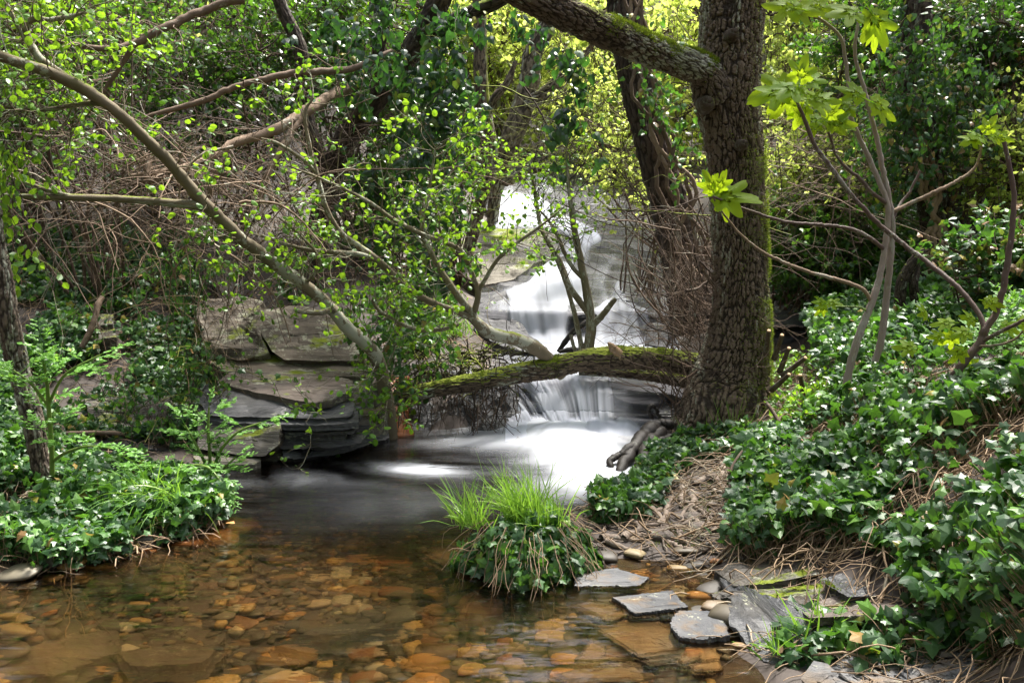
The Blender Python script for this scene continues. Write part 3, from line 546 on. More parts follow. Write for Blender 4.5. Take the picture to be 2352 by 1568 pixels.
plate(r3([(1170, 950), (1250, 920), (1450, 930), (1560, 1000), (1480, 1070), (1280, 1050)]), .1, 'two tone tan and blue plate under the vines', seed=62, grp=DG, tilt=(.1, .2))
plate(r3([(1480, 1060), (1600, 1000), (1740, 1050), (1700, 1090), (1500, 1105)]), .09, 'dark blue plate right of the two tone plate', seed=63, grp=DG)
plate(r3([(1300, 1160), (1420, 1120), (1530, 1150), (1500, 1215), (1340, 1220)]), .06, 'squat grey stone beside the rounded pale plate', seed=64, th=.05, grp=DG)
plate(r3([(600, 1180), (860, 1190), (1040, 1270), (800, 1300), (600, 1270)]), .04, 'bluish grey plate in the bottom edge of the slate heap', seed=65, grp=DG)
plate(r3([(1800, 950), (1900, 920), (1930, 970), (1850, 1005)]), .14, 'small tilted grey chip near the twig', seed=66, grp=DG, tilt=(.3, .3))
plate(r3([(2230, 760), (2330, 710), (2400, 760), (2390, 850), (2270, 850)]), .25, 'grey stone at the right edge above the slate heap', seed=67, th=.06, grp=DG)
plate(r3([(1560, 830), (1800, 800), (1900, 840), (1700, 900)]), .15, 'blue grey plate half under vines', seed=68, grp=DG)
plate(r3([(1860, 900), (2050, 860), (2220, 880), (2200, 920), (1900, 930)]), .16, 'long brownish plate under the long twig', seed=69, grp=DG)

# ------------------------------------------------------------------ bed stones
rng = np.random.default_rng(5)
def stone_mesh(seed, nu=9, nv=6):
    r_ = np.random.default_rng(seed); th = np.linspace(0, 2*pi, nu, endpoint=False); ph = np.linspace(-.5*pi, .5*pi, nv+2)[1:-1]
    T, Pp = np.meshgrid(th, ph); e = [.75, .5][seed % 2]
    x = np.sign(np.cos(T))*np.abs(np.cos(T))**e*np.cos(Pp); y = np.sign(np.sin(T))*np.abs(np.sin(T))**e*np.cos(Pp); z = np.sin(Pp)
    d = 1+.28*fbm(x*1.3+seed, y*1.3, z, seed); V = np.stack([x*d, y*d, z*d*.9], -1).reshape(-1, 3)
    F = gridfaces(nv, nu+1); F = (F//(nu+1))*nu+(F % (nu+1)) % nu
    V = np.vstack([V, [0, 0, -.95], [0, 0, .9]]); j = np.arange(nu)
    tri = np.vstack([np.stack([np.full(nu, nu*nv), (j+1) % nu, j], -1), np.stack([np.full(nu, nu*nv+1), (nv-1)*nu+j, (nv-1)*nu+(j+1) % nu], -1)])
    return V, F, tri
protos = []
for k in range(10):
    V, F, tri = stone_mesh(k, 12, 6); b_ = MB(); b_.add(V, F); b_.f[3].append(tri); me = b_.mesh('stone', True); me.materials.append(M['stone']); protos.append(me)
POOL = [(-100, 1340), (60, 1320), (260, 1290), (500, 1215), (560, 1170), (900, 1150), (1090, 1180), (1110, 1330), (1330, 1350), (1360, 1300), (1640, 1310), (1660, 1420), (1740, 1540), (1850, 1600), (-100, 1600)]
cnt = 0; tries = 0; used = []
while cnt < 285 and tries < 6000:
    tries += 1
    u, v = rng.uniform(-60, 1850), 1215+350*rng.uniform(0, 1)**.8
    if not inpoly(np.array(u), np.array(v), POOL): continue
    p = atz(u, v, -.12); s = rng.lognormal(-3.08, .45); s = min(s, .05 if u > 1300 and v < 1400 else .13)
    if any((p[0]-a)**2+(p[1]-b)**2 < (s+c)**2*.45 for a, b, c in used): continue
    used.append((p[0], p[1], s)); z = float(H(p[0], p[1]))
    o = place('stone', protos[rng.integers(0, 10)], ground, loc=(p[0], p[1], z+s*.15))
    o.scale = (s*rng.uniform(.9, 1.5), s*rng.uniform(.6, 1.), s*rng.uniform(.3, .5)); o.rotation_euler = (rng.normal(0, .12), rng.normal(0, .12), rng.uniform(-.6, .6)); cnt += 1
mb = MB(); N = 9000
xx = rng.uniform(-3.2, 2.6, N); yy = rng.uniform(2.2, 6.3, N); zz = H(xx, yy); uu, vv = proj(np.stack([xx, yy, zz*0], -1)); k_ = (zz < -.015) & (uu > -100) & (uu < 2400)
xx, yy, zz = xx[k_], yy[k_], zz[k_]; V, F, tri = stone_mesh(3, 6, 3); n = len(xx); S = rng.lognormal(-4.0, .42, n)
ang = rng.uniform(0, pi, n); sx, sy, sz = S*rng.uniform(.9, 1.6, n), S*rng.uniform(.6, 1, n), S*rng.uniform(.35, .6, n)
vx = V[None, :, 0]*sx[:, None]; vy = V[None, :, 1]*sy[:, None]
W = np.stack([vx*np.cos(ang)[:, None]-vy*np.sin(ang)[:, None]+xx[:, None], vx*np.sin(ang)[:, None]+vy*np.cos(ang)[:, None]+yy[:, None], V[None, :, 2]*sz[:, None]+zz[:, None]+S[:, None]*.15], -1)
off = (np.arange(n)*len(V))[:, None, None]; mb.add(W.reshape(-1, 3), (F[None]+off).reshape(-1, 4), np.repeat(rng.uniform(0, 1, n), len(V))); mb.f[3].append((tri[None]+off).reshape(-1, 3))
mb.build('pebbles', M['peb'], kind='stuff')
# slate chips in the lower right corner
mb = MB(); n = 900; uu = rng.uniform(1880, 2420, n); vv = rng.uniform(1500, 1600, n)+np.maximum(0, (2150-uu))*.04; P = atz(uu, vv, .08); P[:, 2] = H(P[:, 0], P[:, 1])+.012
V, F, tri = stone_mesh(5, 6, 2); S = rng.lognormal(-4.15, .45, n); A_ = rng.uniform(0, 2*pi, n)
vx = V[None, :, 0]*S[:, None]*1.5; vy = V[None, :, 1]*S[:, None]; tl = rng.normal(0, .25, (2, n, 1))
W = np.stack([vx*np.cos(A_)[:, None]-vy*np.sin(A_)[:, None]+P[:, 0, None], vx*np.sin(A_)[:, None]+vy*np.cos(A_)[:, None]+P[:, 1, None], V[None, :, 2]*S[:, None]*.3+P[:, 2, None]+vx*tl[0]+vy*tl[1]], -1)
off = (np.arange(n)*len(V))[:, None, None]; mb.add(W.reshape(-1, 3), (F[None]+off).reshape(-1, 4)); mb.f[3].append((tri[None]+off).reshape(-1, 3))
mb.build('slate_gravel', M['slate'], kind='stuff', smooth=False)

# ------------------------------------------------------------------ pool water
def blob(u, v, cu, cv, ru, rv, rot=0.):
    a = (u-cu); b = (v-cv); c, s = cos(rot), sin(rot); x = (a*c+b*s)/ru; y = (-a*s+b*c)/rv
    return np.exp(-(x*x+y*y))
xs = np.arange(-5.2, 3.2, .03); ys = np.arange(-1., 7.4, .03); X, Y = np.meshgrid(xs, ys)
U_, V_ = proj(np.stack([X, Y, X*0], -1))
src = atz(1320, 975, 0)
rr = np.hypot(X-src[0], (Y-src[1])); aa = np.arctan2(X-src[0], -(Y-src[1]))
wob = fbm(X*1.2, Y*1.2, 0, 7)
st = fbm(aa*5+wob, rr*1.1+wob*.6, 0, 8, 5); st2 = fbm(aa*1.5, rr*5+wob*2.2, 0, 9, 5)
foam = 1.5*blob(U_, V_, 1300, 985, 190, 38)+.7*blob(U_, V_, 1370, 1060, 110, 55)+.35*blob(U_, V_, 1330, 1110, 110, 50)+.5*blob(U_, V_, 1120, 1020, 130, 12)
foam = foam*(.8+.8*st)+.09*blob(U_, V_, 1150, 1110, 330, 60, -.1)*np.clip(.35+1.3*st2+.6*st, 0, 2)
foam += 1.1*blob(U_, V_, 965, 1076, 75, 12, .06)*np.clip(.7+st2*1.5, 0, 2)+.12*blob(U_, V_, 640, 1100, 200, 16)*np.clip(.2+2*st2, 0, 2)
foam = np.clip(foam, 0, .97)
deep = np.clip(.2*(1-np.clip((U_-1250)/250, 0, 1))+1.0*blob(U_, V_, 900, 1110, 520, 85)+.9*blob(U_, V_, 1150, 1190, 200, 60)+.5*blob(U_, V_, 560, 1180, 120, 70)+.45*blob(U_, V_, 330, 1330, 200, 40)+.12*fbm(X*.8, Y*2, 0, 14), 0, 1)
swell = .006*fbm(X*1.5, Y*4, 0, 15)+.10*np.exp(-(rr/.75)**2)*(1+.3*fbm(X*3, Y*3, 0, 16))
mb = MB(); mb.add(np.stack([X, Y, swell], -1).reshape(-1, 3), gridfaces(len(ys), len(xs)))
water = mb.build('water', M['water'], kind='structure'); addattr(water.data, 'foam', foam.ravel()); addattr(water.data, 'deep', deep.ravel())

# ------------------------------------------------------------------ stream rock and the cascades on it
ROWS = [(1030, 6.15), (985, 6.55), (955, 6.78), (915, 6.92), (885, 7.02), (868, 7.3), (845, 7.75), (825, 8.2), (803, 8.62), (760, 8.78), (722, 8.9), (708, 9.1), (690, 9.6), (660, 10.2), (625, 10.9), (598, 11.5), (570, 12.2), (535, 13.1), (500, 14), (455, 14.9), (430, 16.2), (395, 17.8), (355, 19.5), (330, 22), (300, 26)]
rows = np.array(ROWS)
nT, nS = 420, 230
tt = np.linspace(0, len(rows)-1, nT); vv_ = np.interp(tt, np.arange(len(rows)), rows[:, 0]); YY_ = np.interp(tt, np.arange(len(rows)), rows[:, 1])
left = np.interp(vv_, [300, 360, 430, 500, 600, 660, 720, 800, 850, 900, 1000], [1100, 1110, 1110, 1120, 1180, 1090, 1110, 1120, 1000, 1150, 1160])
right = np.interp(vv_, [300, 430, 500, 600, 700, 800, 850, 1000], [1360, 1400, 1480, 1520, 1540, 1560, 1600, 1600])
s_ = np.linspace(0, 1, nS)
UU = left[:, None]+(right-left)[:, None]*s_[None]; SS = s_[None]+0*UU; TT = tt[:, None]+0*UU
# the lip of each step wanders a little in depth
Yd = YY_[:, None]*(1+.01*fbm(UU*.008, TT*.35, 0, 21, 2))
bow = ((UU-1290)/220)
Yd = Yd+np.where((vv_ > 860)[:, None], -.28*np.clip(bow, -.2, 1)*np.clip((vv_[:, None]-860)/50, 0, 1)*np.clip((1020-vv_[:, None])/60, 0, 1), 0)
P = at(UU, vv_[:, None]+0*UU, Yd)
dn = .05*fbm(P[..., 0]*1.3, P[..., 1]*1.3, P[..., 2]*5, 22)
ly = P[..., 2]*8+P[..., 0]*1.1+.8*fbm(P[..., 0]*1.1, P[..., 1]*1.1, 0, 24); stp = (np.floor(ly)-ly+.5)*.062
scl = np.clip(P[..., 1]/8, .8, 2)
nrm = unit(np.cross(np.gradient(P, axis=1), np.gradient(P, axis=0))); nrm = nrm*np.where(nrm[..., 2:3] < 0, -1, 1)
PR = P+nrm*((dn+stp)*scl)[..., None]; PR[..., 2] -= .02
mb = MB(); mb.add(PR.reshape(-1, 3), gridfaces(nT, nS)); mb.build('stream_rock', M['rockfall'], kind='structure', smooth=True)
# water thickness over the rock
PS = P+nrm*(.03*scl)[..., None]
ub, vb = proj(PS)
fan = (ub-(vb-880)*np.clip(.95-.85*(ub-1190)/170, .05, .95))/430
def streak(f, s, o=4):
    r = 0; a_ = 1.; tot_ = 0
    for i_ in range(o): r = r+a_*vnoise(SS*f*1.9**i_+.6*vnoise(SS*6, TT*.5, 0, s+90), TT*.2+i_*7.3, 0, s+i_*13); tot_ += a_; a_ *= .75
    return r/tot_
def streakf(f, s, o=5):
    r = 0; a_ = 1.; tot_ = 0
    for i_ in range(o): r = r+a_*vnoise(fan*f*1.9**i_, vb*.006+i_*7.3, 0, s+i_*13); tot_ += a_; a_ *= .75
    return r/tot_
# lower cascade
m1 = blob(ub, vb, 1330, 930, 190, 65)*1.15+.5*blob(ub, vb, 1280, 860, 190, 20)+1.0*blob(ub, vb, 1230, 940, 45, 50, .5)
lower = (vb > 835)
sk = streakf(13, 32, 5)
wl = np.clip(m1*(.62+1.25*sk), 0, 1)*np.clip((1470-ub)/110, 0, 1)
wl = np.maximum(wl, .25*np.clip((vb-850)/20, 0, 1)*np.clip((1440-ub)/80, 0, 1)*np.clip(.6+streak(70, 39)*1.2, 0, 1))
wl = np.maximum(wl, np.clip((vb-955+12*fbm(UU*.03, 0*UU, 0, 40))/28, 0, 1)*.98*np.clip((1490-ub)/60, 0, 1))
# pool between
wp = np.clip(blob(ub, vb, 1330, 800, 190, 18)*1.6, 0, 1)*np.clip((835-vb)/12, 0, 1)
# middle fall
sm = streak(16, 33, 5)
mL = inpoly(ub+10*fbm(TT*.9, SS*4, 0, 41), vb, [(1168, 712), (1180, 672), (1215, 650), (1240, 618), (1275, 592), (1292, 604), (1345, 640), (1352, 700), (1300, 705), (1300, 815), (1200, 815), (1165, 765)]).astype(float)
mR = inpoly(ub, vb, [(1362, 712), (1400, 690), (1420, 640), (1440, 690), (1485, 712), (1495, 815), (1355, 815)]).astype(float)
wm = mL*np.clip(np.where(vb < 700, .92, .72)+.75*sm, 0, 1)+mR*np.clip(.5+1.2*sm, 0, 1)
wm += .55*inpoly(ub, vb, [(1120, 712), (1150, 670), (1210, 650), (1180, 720)])*np.clip(.4+1.2*sm, 0, 1)
wm += inpoly(ub, vb, [(1300, 600), (1450, 560), (1500, 700), (1350, 700)])*np.clip(-.08+.9*sm, 0, .5)
# upper
su = streak(14, 34, 5)
mu = inpoly(ub+8*su, vb, [(1135, 525), (1130, 450), (1150, 440), (1240, 455), (1300, 500), (1370, 530), (1385, 550), (1345, 570), (1315, 545), (1280, 525), (1200, 522)]).astype(float)
wu = mu*np.clip(.95+.6*su, 0, 1)+.8*inpoly(ub, vb, [(1150, 395), (1250, 380), (1300, 440), (1140, 450)])*np.clip(.2+1.4*su, 0, 1)+.5*inpoly(ub, vb, [(1300, 560), (1360, 560), (1320, 640), (1270, 620)])
def soft(a, n=3):
    for _ in range(n):
        a = (a+np.roll(a, 1, 0)+np.roll(a, -1, 0)+np.roll(a, 1, 1)+np.roll(a, -1, 1))/5
    return a
bands = [('waterfall', wl, 835, 1040, 'lowest cascade, silky sheet curving into the foam pool'), ('waterfall', soft(np.clip(wm+wp, 0, 1), 9), 590, 838, ''), ('waterfall', soft(np.clip(wu, 0, 1), 9), 370, 600, '')]
for name, w_, v0, v1, lab in bands:
    r = np.where((vv_ >= v0) & (vv_ <= v1))[0]; a, b = r[0], r[-1]+1
    mb = MB(); off = np.where(w_ > .5, .03, 0)*0+.035*np.clip(w_, 0, 1)*(1+.25*fbm(SS*20, SS*0, 0, 35))
    Q = (PS+nrm*off[..., None])[a:b]; mb.add(Q.reshape(-1, 3), gridfaces(b-a, nS))
    o = mb.build(name, M['fall'], kind='structure'); addattr(o.data, 'foam', np.clip(w_[a:b], 0, .985).ravel())
# ------------------------------------------------------------------ bark covered stems
def barky(mb, P, R, sides=120, rows=400, plate=.045, depth=.012, seed=0, flare=None, twist=0.):
    """P path, R radii; plates of bark with deep furrows between them"""
    D = spline(np.column_stack([P, R]), rows); P, R = D[:, :3], D[:, 3]
    T = unit(np.gradient(P, axis=0)); s = np.r_[0, np.cumsum(np.linalg.norm(np.diff(P, axis=0), axis=1))]
    m = unit(P[-1]-P[0]); ref = np.zeros(3); ref[np.argmin(np.abs(m))] = 1
    U = unit(np.cross(T, ref)); V = np.cross(T, U); th = np.linspace(0, 2*pi, sides, endpoint=False)
    TH, S_ = np.meshgrid(th, s); Rm = R[:, None]
    nc = max(6, int(round(2*pi*R.mean()/plate))); x = (TH/(2*pi)*nc)
    wx = .38*fbm(np.cos(TH)*2.2, np.sin(TH)*2.2, S_/plate*.22, seed+1, 3)*2; wy = .5*fbm(np.cos(TH)*3, np.sin(TH)*3, S_/plate*.3, seed+2, 3)
    xx = x+wx+twist*S_/plate; yy = S_/(plate*2.6)+wy
    hw = .16*fbm(np.cos(TH)*R.mean()/plate*2.2, np.sin(TH)*R.mean()/plate*2.2, S_/plate*1.6, seed+6, 3)*2; xx = xx+hw; yy = yy+hw*.8
    k = int(nc)
    def wor(xx, yy):
        ix, iy = np.floor(xx), np.floor(yy); f1 = np.full(xx.shape, 9.); f2 = f1.copy(); idn = f1.copy()
        for dx in (-1, 0, 1):
            for dy in (-1, 0, 1):
                cx, cy = ix+dx, iy+dy; w = np.mod(cx, k); px = cx+.1+.8*_h(w, cy, w*0, seed); py = cy+.1+.8*_h(w, cy, w*0, seed+5)
                d = np.hypot(1.3*(xx-px), .7*(yy-py)); c = d < f1; f2 = np.where(c, f1, np.minimum(f2, d)); idn = np.where(c, _h(w, cy, w*0, seed+9), idn); f1 = np.where(c, d, f1)
        return f1, f2, idn
    f1, f2, idn = wor(xx, yy); e = np.clip((f2-f1)*(2.6+3.2*fbm(np.cos(TH)*6, np.sin(TH)*6, S_*5, seed+8, 3)), 0, 1); e = e*e*(3-2*e)
    fine = fbm(np.cos(TH)*R.mean()/plate*5, np.sin(TH)*R.mean()/plate*5, S_/plate*3, seed+3, 3)
    d = depth*(e*(.35+.9*idn)-.6)+depth*.6*fine
    big = .1*fbm(np.cos(TH)*1.2, np.sin(TH)*1.2, S_*1.2/max(R.mean()*6, .1), seed+4, 3)
    rr_ = Rm*(1+big)+d
    if flare is not None: rr_ = rr_+flare(TH, S_)
    V_ = P[:, None]+rr_[..., None]*(U[:, None]*np.cos(TH)[..., None]+V[:, None]*np.sin(TH)[..., None])
    F = gridfaces(rows, sides+1); F = (F//(sides+1))*sides+(F % (sides+1)) % sides
    mb.add(V_.reshape(-1, 3), F, e.ravel())
    return P, R, U, V
def P4(pts): a = np.array(pts, float); P = at(a[:, 0], a[:, 1], a[:, 2]); return P, a[:, 3]*a[:, 2]/FP
def tuft(name, parent, P, N, size, rng, mat='moss', per=1): 
    mb = MB(); n = len(P); leaves(mb, MOSSB, P, unit(N+rng.normal(0, .5, (n, 3))), rdir(rng, n), size*rng.uniform(.5, 1.4, n), rng.uniform(0, 1, n)); return mb.build(name, M[mat], parent, kind='stuff', smooth=False)

# the big tree
rng = np.random.default_rng(11)
big = thing('alder_tree', 'big upright tree with furrowed bark and a mossy right side, nearest to the stream', 'tree')
TP, TR = P4([(1662, 990, 6.25, 104), (1670, 940, 6.25, 98), (1676, 880, 6.3, 90), (1690, 820, 6.3, 76), (1699, 740, 6.3, 66), (1701, 640, 6.3, 60), (1699, 540, 6.3, 59), (1693, 440, 6.3, 60), (1687, 340, 6.3, 62), (1676, 260, 6.3, 67), (1671, 190, 6.3, 73), (1677, 110, 6.3, 70), (1682, 20, 6.3, 69), (1690, -120, 6.3, 70), (1700, -320, 6.35, 62), (1690, -600, 6.4, 50), (1660, -900, 6.5, 30)])
mb = MB(); fl = lambda th, s: .045*np.exp(-s/.22)*(1+1.1*np.cos(th*5+1.3)+.5*np.cos(th*3))
barky(mb, TP, TR, 400, 1500, .031, .021, 1, fl); mb.build('trunk', M['bark'], big)
LP, LR = P4([(1640, 215, 6.2, 50), (1618, 168, 6.1, 36), (1585, 150, 6.0, 34), (1520, 128, 5.85, 33), (1450, 98, 5.65, 33), (1380, 68, 5.45, 35), (1310, 35, 5.25, 36), (1240, 0, 5.05, 38), (1150, -50, 4.9, 38), (1000, -140, 4.7, 34), (850, -260, 4.6, 28)])
mb = MB(); lp, lr, lu, lv = barky(mb, LP, LR, 200, 900, .028, .012, 2); mb.build('limb', M['limb'], big)
# moss cushions on the limb and up the right side of the trunk
def moss_on(path, rad, n, sel, up, size, parent, name='moss', thr=.06):
    i = rng.integers(0, len(path), n); T = unit(np.gradient(path, axis=0))[i]; th = rng.normal(0, .75, n)
    u_ = unit(up-T*(T@np.array(up))[:, None]); w_ = np.cross(T, u_); nr = u_*np.cos(th)[:, None]+w_*np.sin(th)[:, None]
    p = path[i]+nr*rad[i, None]*1.04; uu, vv = proj(p); k = sel(uu, vv)&(fbm(p[:, 0]*7, p[:, 1]*7, p[:, 2]*7, 77, 3) > thr)
    return tuft(name, parent, p[k], nr[k], size, rng)
up = np.array([0, 0, 1.])
moss_on(lp, lr, 26000, lambda u, v: (u > 1390) & (u < 1650), unit(up+np.array([0, -.35, 0])), .022, big, thr=-.15)
tp = spline(np.column_stack([TP, TR]), 500)
moss_on(tp[:, :3], tp[:, 3]*1.03, 42000, lambda u, v: (v > 300) & (v < 990), np.array([.93, -.3, 0]), .017, big, thr=-.05)
# knots, burr and cut stubs
for (u, v, Y, r, lab) in [(1688, 75, 5.98, 16, None), (1712, 330, 5.98, 13, None), (1628, 235, 6.0, 20, None)]:
    a = at(u, v, Y); mb = MB(); th = np.linspace(0, 2*pi, 17)[:-1]
    tubes(mb, np.array([a+[0, .12, 0], a+[0, .04, 0], a+[0, 0, .005], a+[0, .012, 0], a+[0, .03, 0]]), np.array([1.5, 1.1, .7, .45, .1])*r*.75*Y/FP, 14, .3); mb.build('knot', M['bark'], big)
# stump shoots at the foot
cuts = [(1800, 830, 6.0, 1812, 800), (1786, 800, 6.0, 1796, 770), (1820, 845, 5.9, 1850, 822), (1790, 880, 5.9, 1812, 860), (1865, 955, 5.75, 1885, 930), (1845, 900, 5.8, 1838, 862), (1762, 790, 6.0, 1766, 760)]
for u, v, Y, u2, v2 in cuts:
    a, b = at(u, v, Y), at(u2, v2, Y-.1); mb = MB(); tubes(mb, np.linspace(a-(b-a)*.8, b, 5), np.linspace(.022, .014, 5), 10, .4); s_o = mb.build('stub', M['bark'], big)
    mb = MB(); d = b-a; tubes(mb, np.array([b, b+d*.03, b+d*.031]), np.array([.0135, .0135, .001]), 10, .8); mb.build('cut_face', M['cutwood'], s_o)
# buttress roots and the pale roots on the path
def q8(p, Y0=4.9, Y1=4.2): return [(1091+x*.5361, 1033.6+y*.5361) for x, y in p]
ROOTS = [[(1180, 10), (1200, 60), (1215, 120), (1240, 150)], [(1050, 70), (1100, 85), (1150, 130), (1200, 190)], [(1050, 90), (1110, 110), (1160, 165)], [(1020, 180), (1080, 185), (1150, 190), (1250, 200)], [(885, 165), (890, 215), (930, 240), (990, 300), (1020, 340)], [(930, 180), (940, 230), (900, 270), (880, 320)],
         [(840, 215), (830, 260), (800, 320), (760, 330), (640, 320), (560, 330)], [(770, 280), (800, 250), (850, 225)], [(750, 270), (790, 300), (830, 330), (900, 320), (950, 270)], [(930, 265), (940, 310), (970, 345)], [(1060, 260), (1010, 285), (960, 290)], [(1150, 225), (1090, 240), (1040, 265), (990, 270)],
         [(480, 290), (560, 295), (620, 290), (700, 305), (780, 300)], [(470, 320), (530, 330), (560, 310)], [(540, 390), (620, 385), (700, 390), (740, 400)], [(760, 370), (800, 350), (850, 345)], [(880, 360), (890, 400), (930, 420)], [(830, 390), (850, 410), (890, 430)], [(950, 150), (1000, 130), (1050, 140), (1090, 170)], [(640, 385), (680, 370), (730, 365)],
         [(1060, 120), (1065, 170), (1110, 200)], [(1100, 20), (1150, 60), (1190, 110), (1210, 160)], [(1200, 50), (1240, 90), (1300, 120)], [(890, 290), (860, 330), (870, 380)], [(660, 300), (700, 340), (690, 380)], [(1020, 350), (1060, 330), (1070, 290)], [(560, 400), (600, 420), (660, 430), (740, 420)], [(900, 440), (950, 430), (1000, 440)]]
def ground_hit(u, v):
    z = .1
    for _ in range(25):
        p = atz(u, v, z); z = .5*z+.5*float(H(p[0], p[1]))
    return np.array([p[0], p[1], z])
for k, rt in enumerate(ROOTS):
    pts = np.array([ground_hit(1091+x*.5361, 1033.6+y*.5361) for x, y in rt]); D = spline(pts, 22); r0 = rng.uniform(.008, .024)
    D[:, :2] += .012*np.stack([fbm(np.arange(22)*.35, k, 0, 5), fbm(np.arange(22)*.35, k, 3, 6)], -1)*2; D[:, 2] = H(D[:, 0], D[:, 1])+r0*.5+.008*np.sin(np.linspace(0, 6, 22)+k)
    mb = MB(); tubes(mb, D, (r0*np.linspace(1.1, .35, 22)*(1+.12*fbm(np.arange(22)*.8, k, 0, 2)))[None], 9, .6); mb.build('root', M['root' if k % 3 or rt[0][0] > 900 else 'root'], big)
mb = MB(); n = 170; uu = 1091+rng.uniform(430, 1280, n)*.5361; vv = 1033.6+rng.uniform(10, 440, n)*.5361; P = atz(uu, vv, .08); P[:, 2] = H(P[:, 0], P[:, 1])+.01
W = walk(rng, P, np.c_[rng.normal(0, 1, (n, 2)), np.zeros(n)], rng.uniform(.12, .45, n), 9, .35); W[..., 2] = H(W[..., 0], W[..., 1])+.008+.01*rng.uniform(0, 1, (n, 1)); tubes(mb, W, rng.uniform(.002, .006, (n, 1))*np.ones((n, 9)), 4, rng.uniform(0, .6, n)); mb.build('rootlets', M['root'], big, kind='stuff')
mb = MB(); n = 9000; uu = rng.uniform(1480, 1720, n); vv = rng.uniform(1060, 1230, n); P = atz(uu, vv, .08); P[:, 2] = H(P[:, 0], P[:, 1]); k = fbm(P[:, 0]*6, P[:, 1]*6, 0, 78, 3) > .12; P = P[k]; n = len(P)
leaves(mb, MOSSB, P, unit(rng.normal(0, .4, (n, 3))+[0, 0, 1]), rdir(rng, n), .014*rng.uniform(.5, 1.4, n), rng.uniform(0, 1, n)); mb.build('path_moss', M['moss'], kind='stuff', smooth=False)
# cobbles among the roots
CL = ['long cobble high on the path between two thin roots', 'cobble with a root crossing its upper end', 'oval pale cobble right of the centre of the roots', 'small cobble just below the oval pale one', 'tall upright cobble framed by two roots', 'squat cobble under the tall upright one', 'largest cobble at the muddy lower edge of the path', 'small cobble left of the tall upright one',
      'cobble at the top of the path nearest the big tree', 'cobble at the top of the path half under ivy', 'small cobble above the oval pale one', 'small cobble beside the ivy edging the path', 'small cobble left of the largest one at the mud']
for k, (x, y, r) in enumerate([(960, 140, .055), (945, 200, .05), (1048, 205, .035), (1015, 235, .03), (935, 290, .055), (955, 330, .05), (790, 370, .07), (870, 290, .03), (1210, 60, .06), (1270, 60, .05), (1020, 160, .03), (830, 150, .03), (740, 400, .03)]):
    p = ground_hit(1091+x*.5361, 1033.6+y*.5361); V, F, tri = stone_mesh(60+k, 16, 8); b_ = MB(); b_.add(V*[r*1.05, r*.85, r*.6], F); b_.f[3].append(tri)
    b_.build('cobble', M['rockflat'], loc=tuple(p+[0, 0, r*.05]), label=CL[k], cat='stone', group='cobbles among the pale roots')
# canopy of the big tree above the picture
def crown(rng, centre, rad, n, base_pts, leaf, size, per, mat, bmat, parent, tw=.45, nb=10, rnd=None, droop=0, hollow=.35, twr=.003, name='crown', up=.7, thin=.0, brn='branch', clumpy=1.2):
    """branches to clumps of leafy twigs spread through an ellipsoid"""
    d = rdir(rng, n*3); r = (hollow+(1-hollow)*rng.uniform(0, 1, n*3)**.6)[:, None]; P = d*r
    k = fbm(P[:, 0]*2.3*clumpy, P[:, 1]*2.3*clumpy, P[:, 2]*2.3*clumpy, int(rng.integers(1, 999)), 3) > -.06+thin; P = P[k][:n]*rad+centre; d = d[k][:n]
    n = len(P)
    TW = walk(rng, P-d*tw*.5, unit(d+np.array([0, 0, .2])+rng.normal(0, .6, (n, 3))), tw*rng.uniform(.6, 1.3, n), 6, .25, droop)
    mb = MB(); leafy(mb, leaf, rng, TW, per, size, up=up, spread=1.2, rnd=rnd); c_ = mb.build(name, M[mat], parent, kind='stuff', smooth=False)
    mb = MB(); tubes(mb, TW, np.linspace(twr*1.3, twr*.5, 6)[None]*np.ones((n, 1)), 3, rng.uniform(.2, 1, n))
    # limbs from the base to a few clumps, then boughs from the limbs to the rest
    B0 = np.asarray(base_pts, float); nb_ = min(nb, n); ii = rng.choice(n, nb_, replace=False); tgt = P[ii]; st = B0[rng.integers(0, len(B0), nb_)]
    tq = np.linspace(0, 1, 12)[None, :, None]; mid = (st+tgt)/2+rng.normal(0, .12, (nb_, 3))*np.linalg.norm(tgt-st, axis=1)[:, None]
    LB = (1-tq)**2*st[:, None]+2*tq*(1-tq)*mid[:, None]+tq**2*tgt[:, None]; LB += .04*np.linalg.norm(tgt-st, axis=1)[:, None, None]*np.stack([fbm(np.arange(12)*.5, np.arange(nb_)[:, None]*7., j, 3) for j in range(3)], -1)*np.sin(pi*tq)
    Lr = np.linspace(1, .25, 12)[None]*(twr*3+.0032*np.linalg.norm(tgt-st, axis=1)[:, None]); tubes(mb, LB, Lr, 6, rng.uniform(.3, 1, nb_))
    flat = LB.reshape(-1, 3); m_ = min(n, 260); jj = rng.choice(n, m_, replace=False); dd = np.linalg.norm(P[jj][:, None]-flat[None], axis=2); near = flat[np.argmin(dd, 1)]
    tq = np.linspace(0, 1, 7)[None, :, None]; BB = near[:, None]*(1-tq)+TW[jj, 0][:, None]*tq+(rng.normal(0, .05, (m_, 7, 3)))*np.linalg.norm(near-P[jj], axis=1)[:, None, None]*np.sin(pi*tq)
    tubes(mb, BB, np.linspace(twr*2.4, twr, 7)[None]*np.ones((m_, 1)), 4, rng.uniform(.2, 1, m_))
    mb.build(brn, M[bmat], parent, kind='stuff'); return c_
top = tp[-160:, :3]
crown(rng, np.array([2.2, 6.2, 6.6]), np.array([2.8, 2.4, 1.6]), 450, top, OVAL, .06, 8, 'alder', 'lich', big, .5, 14)

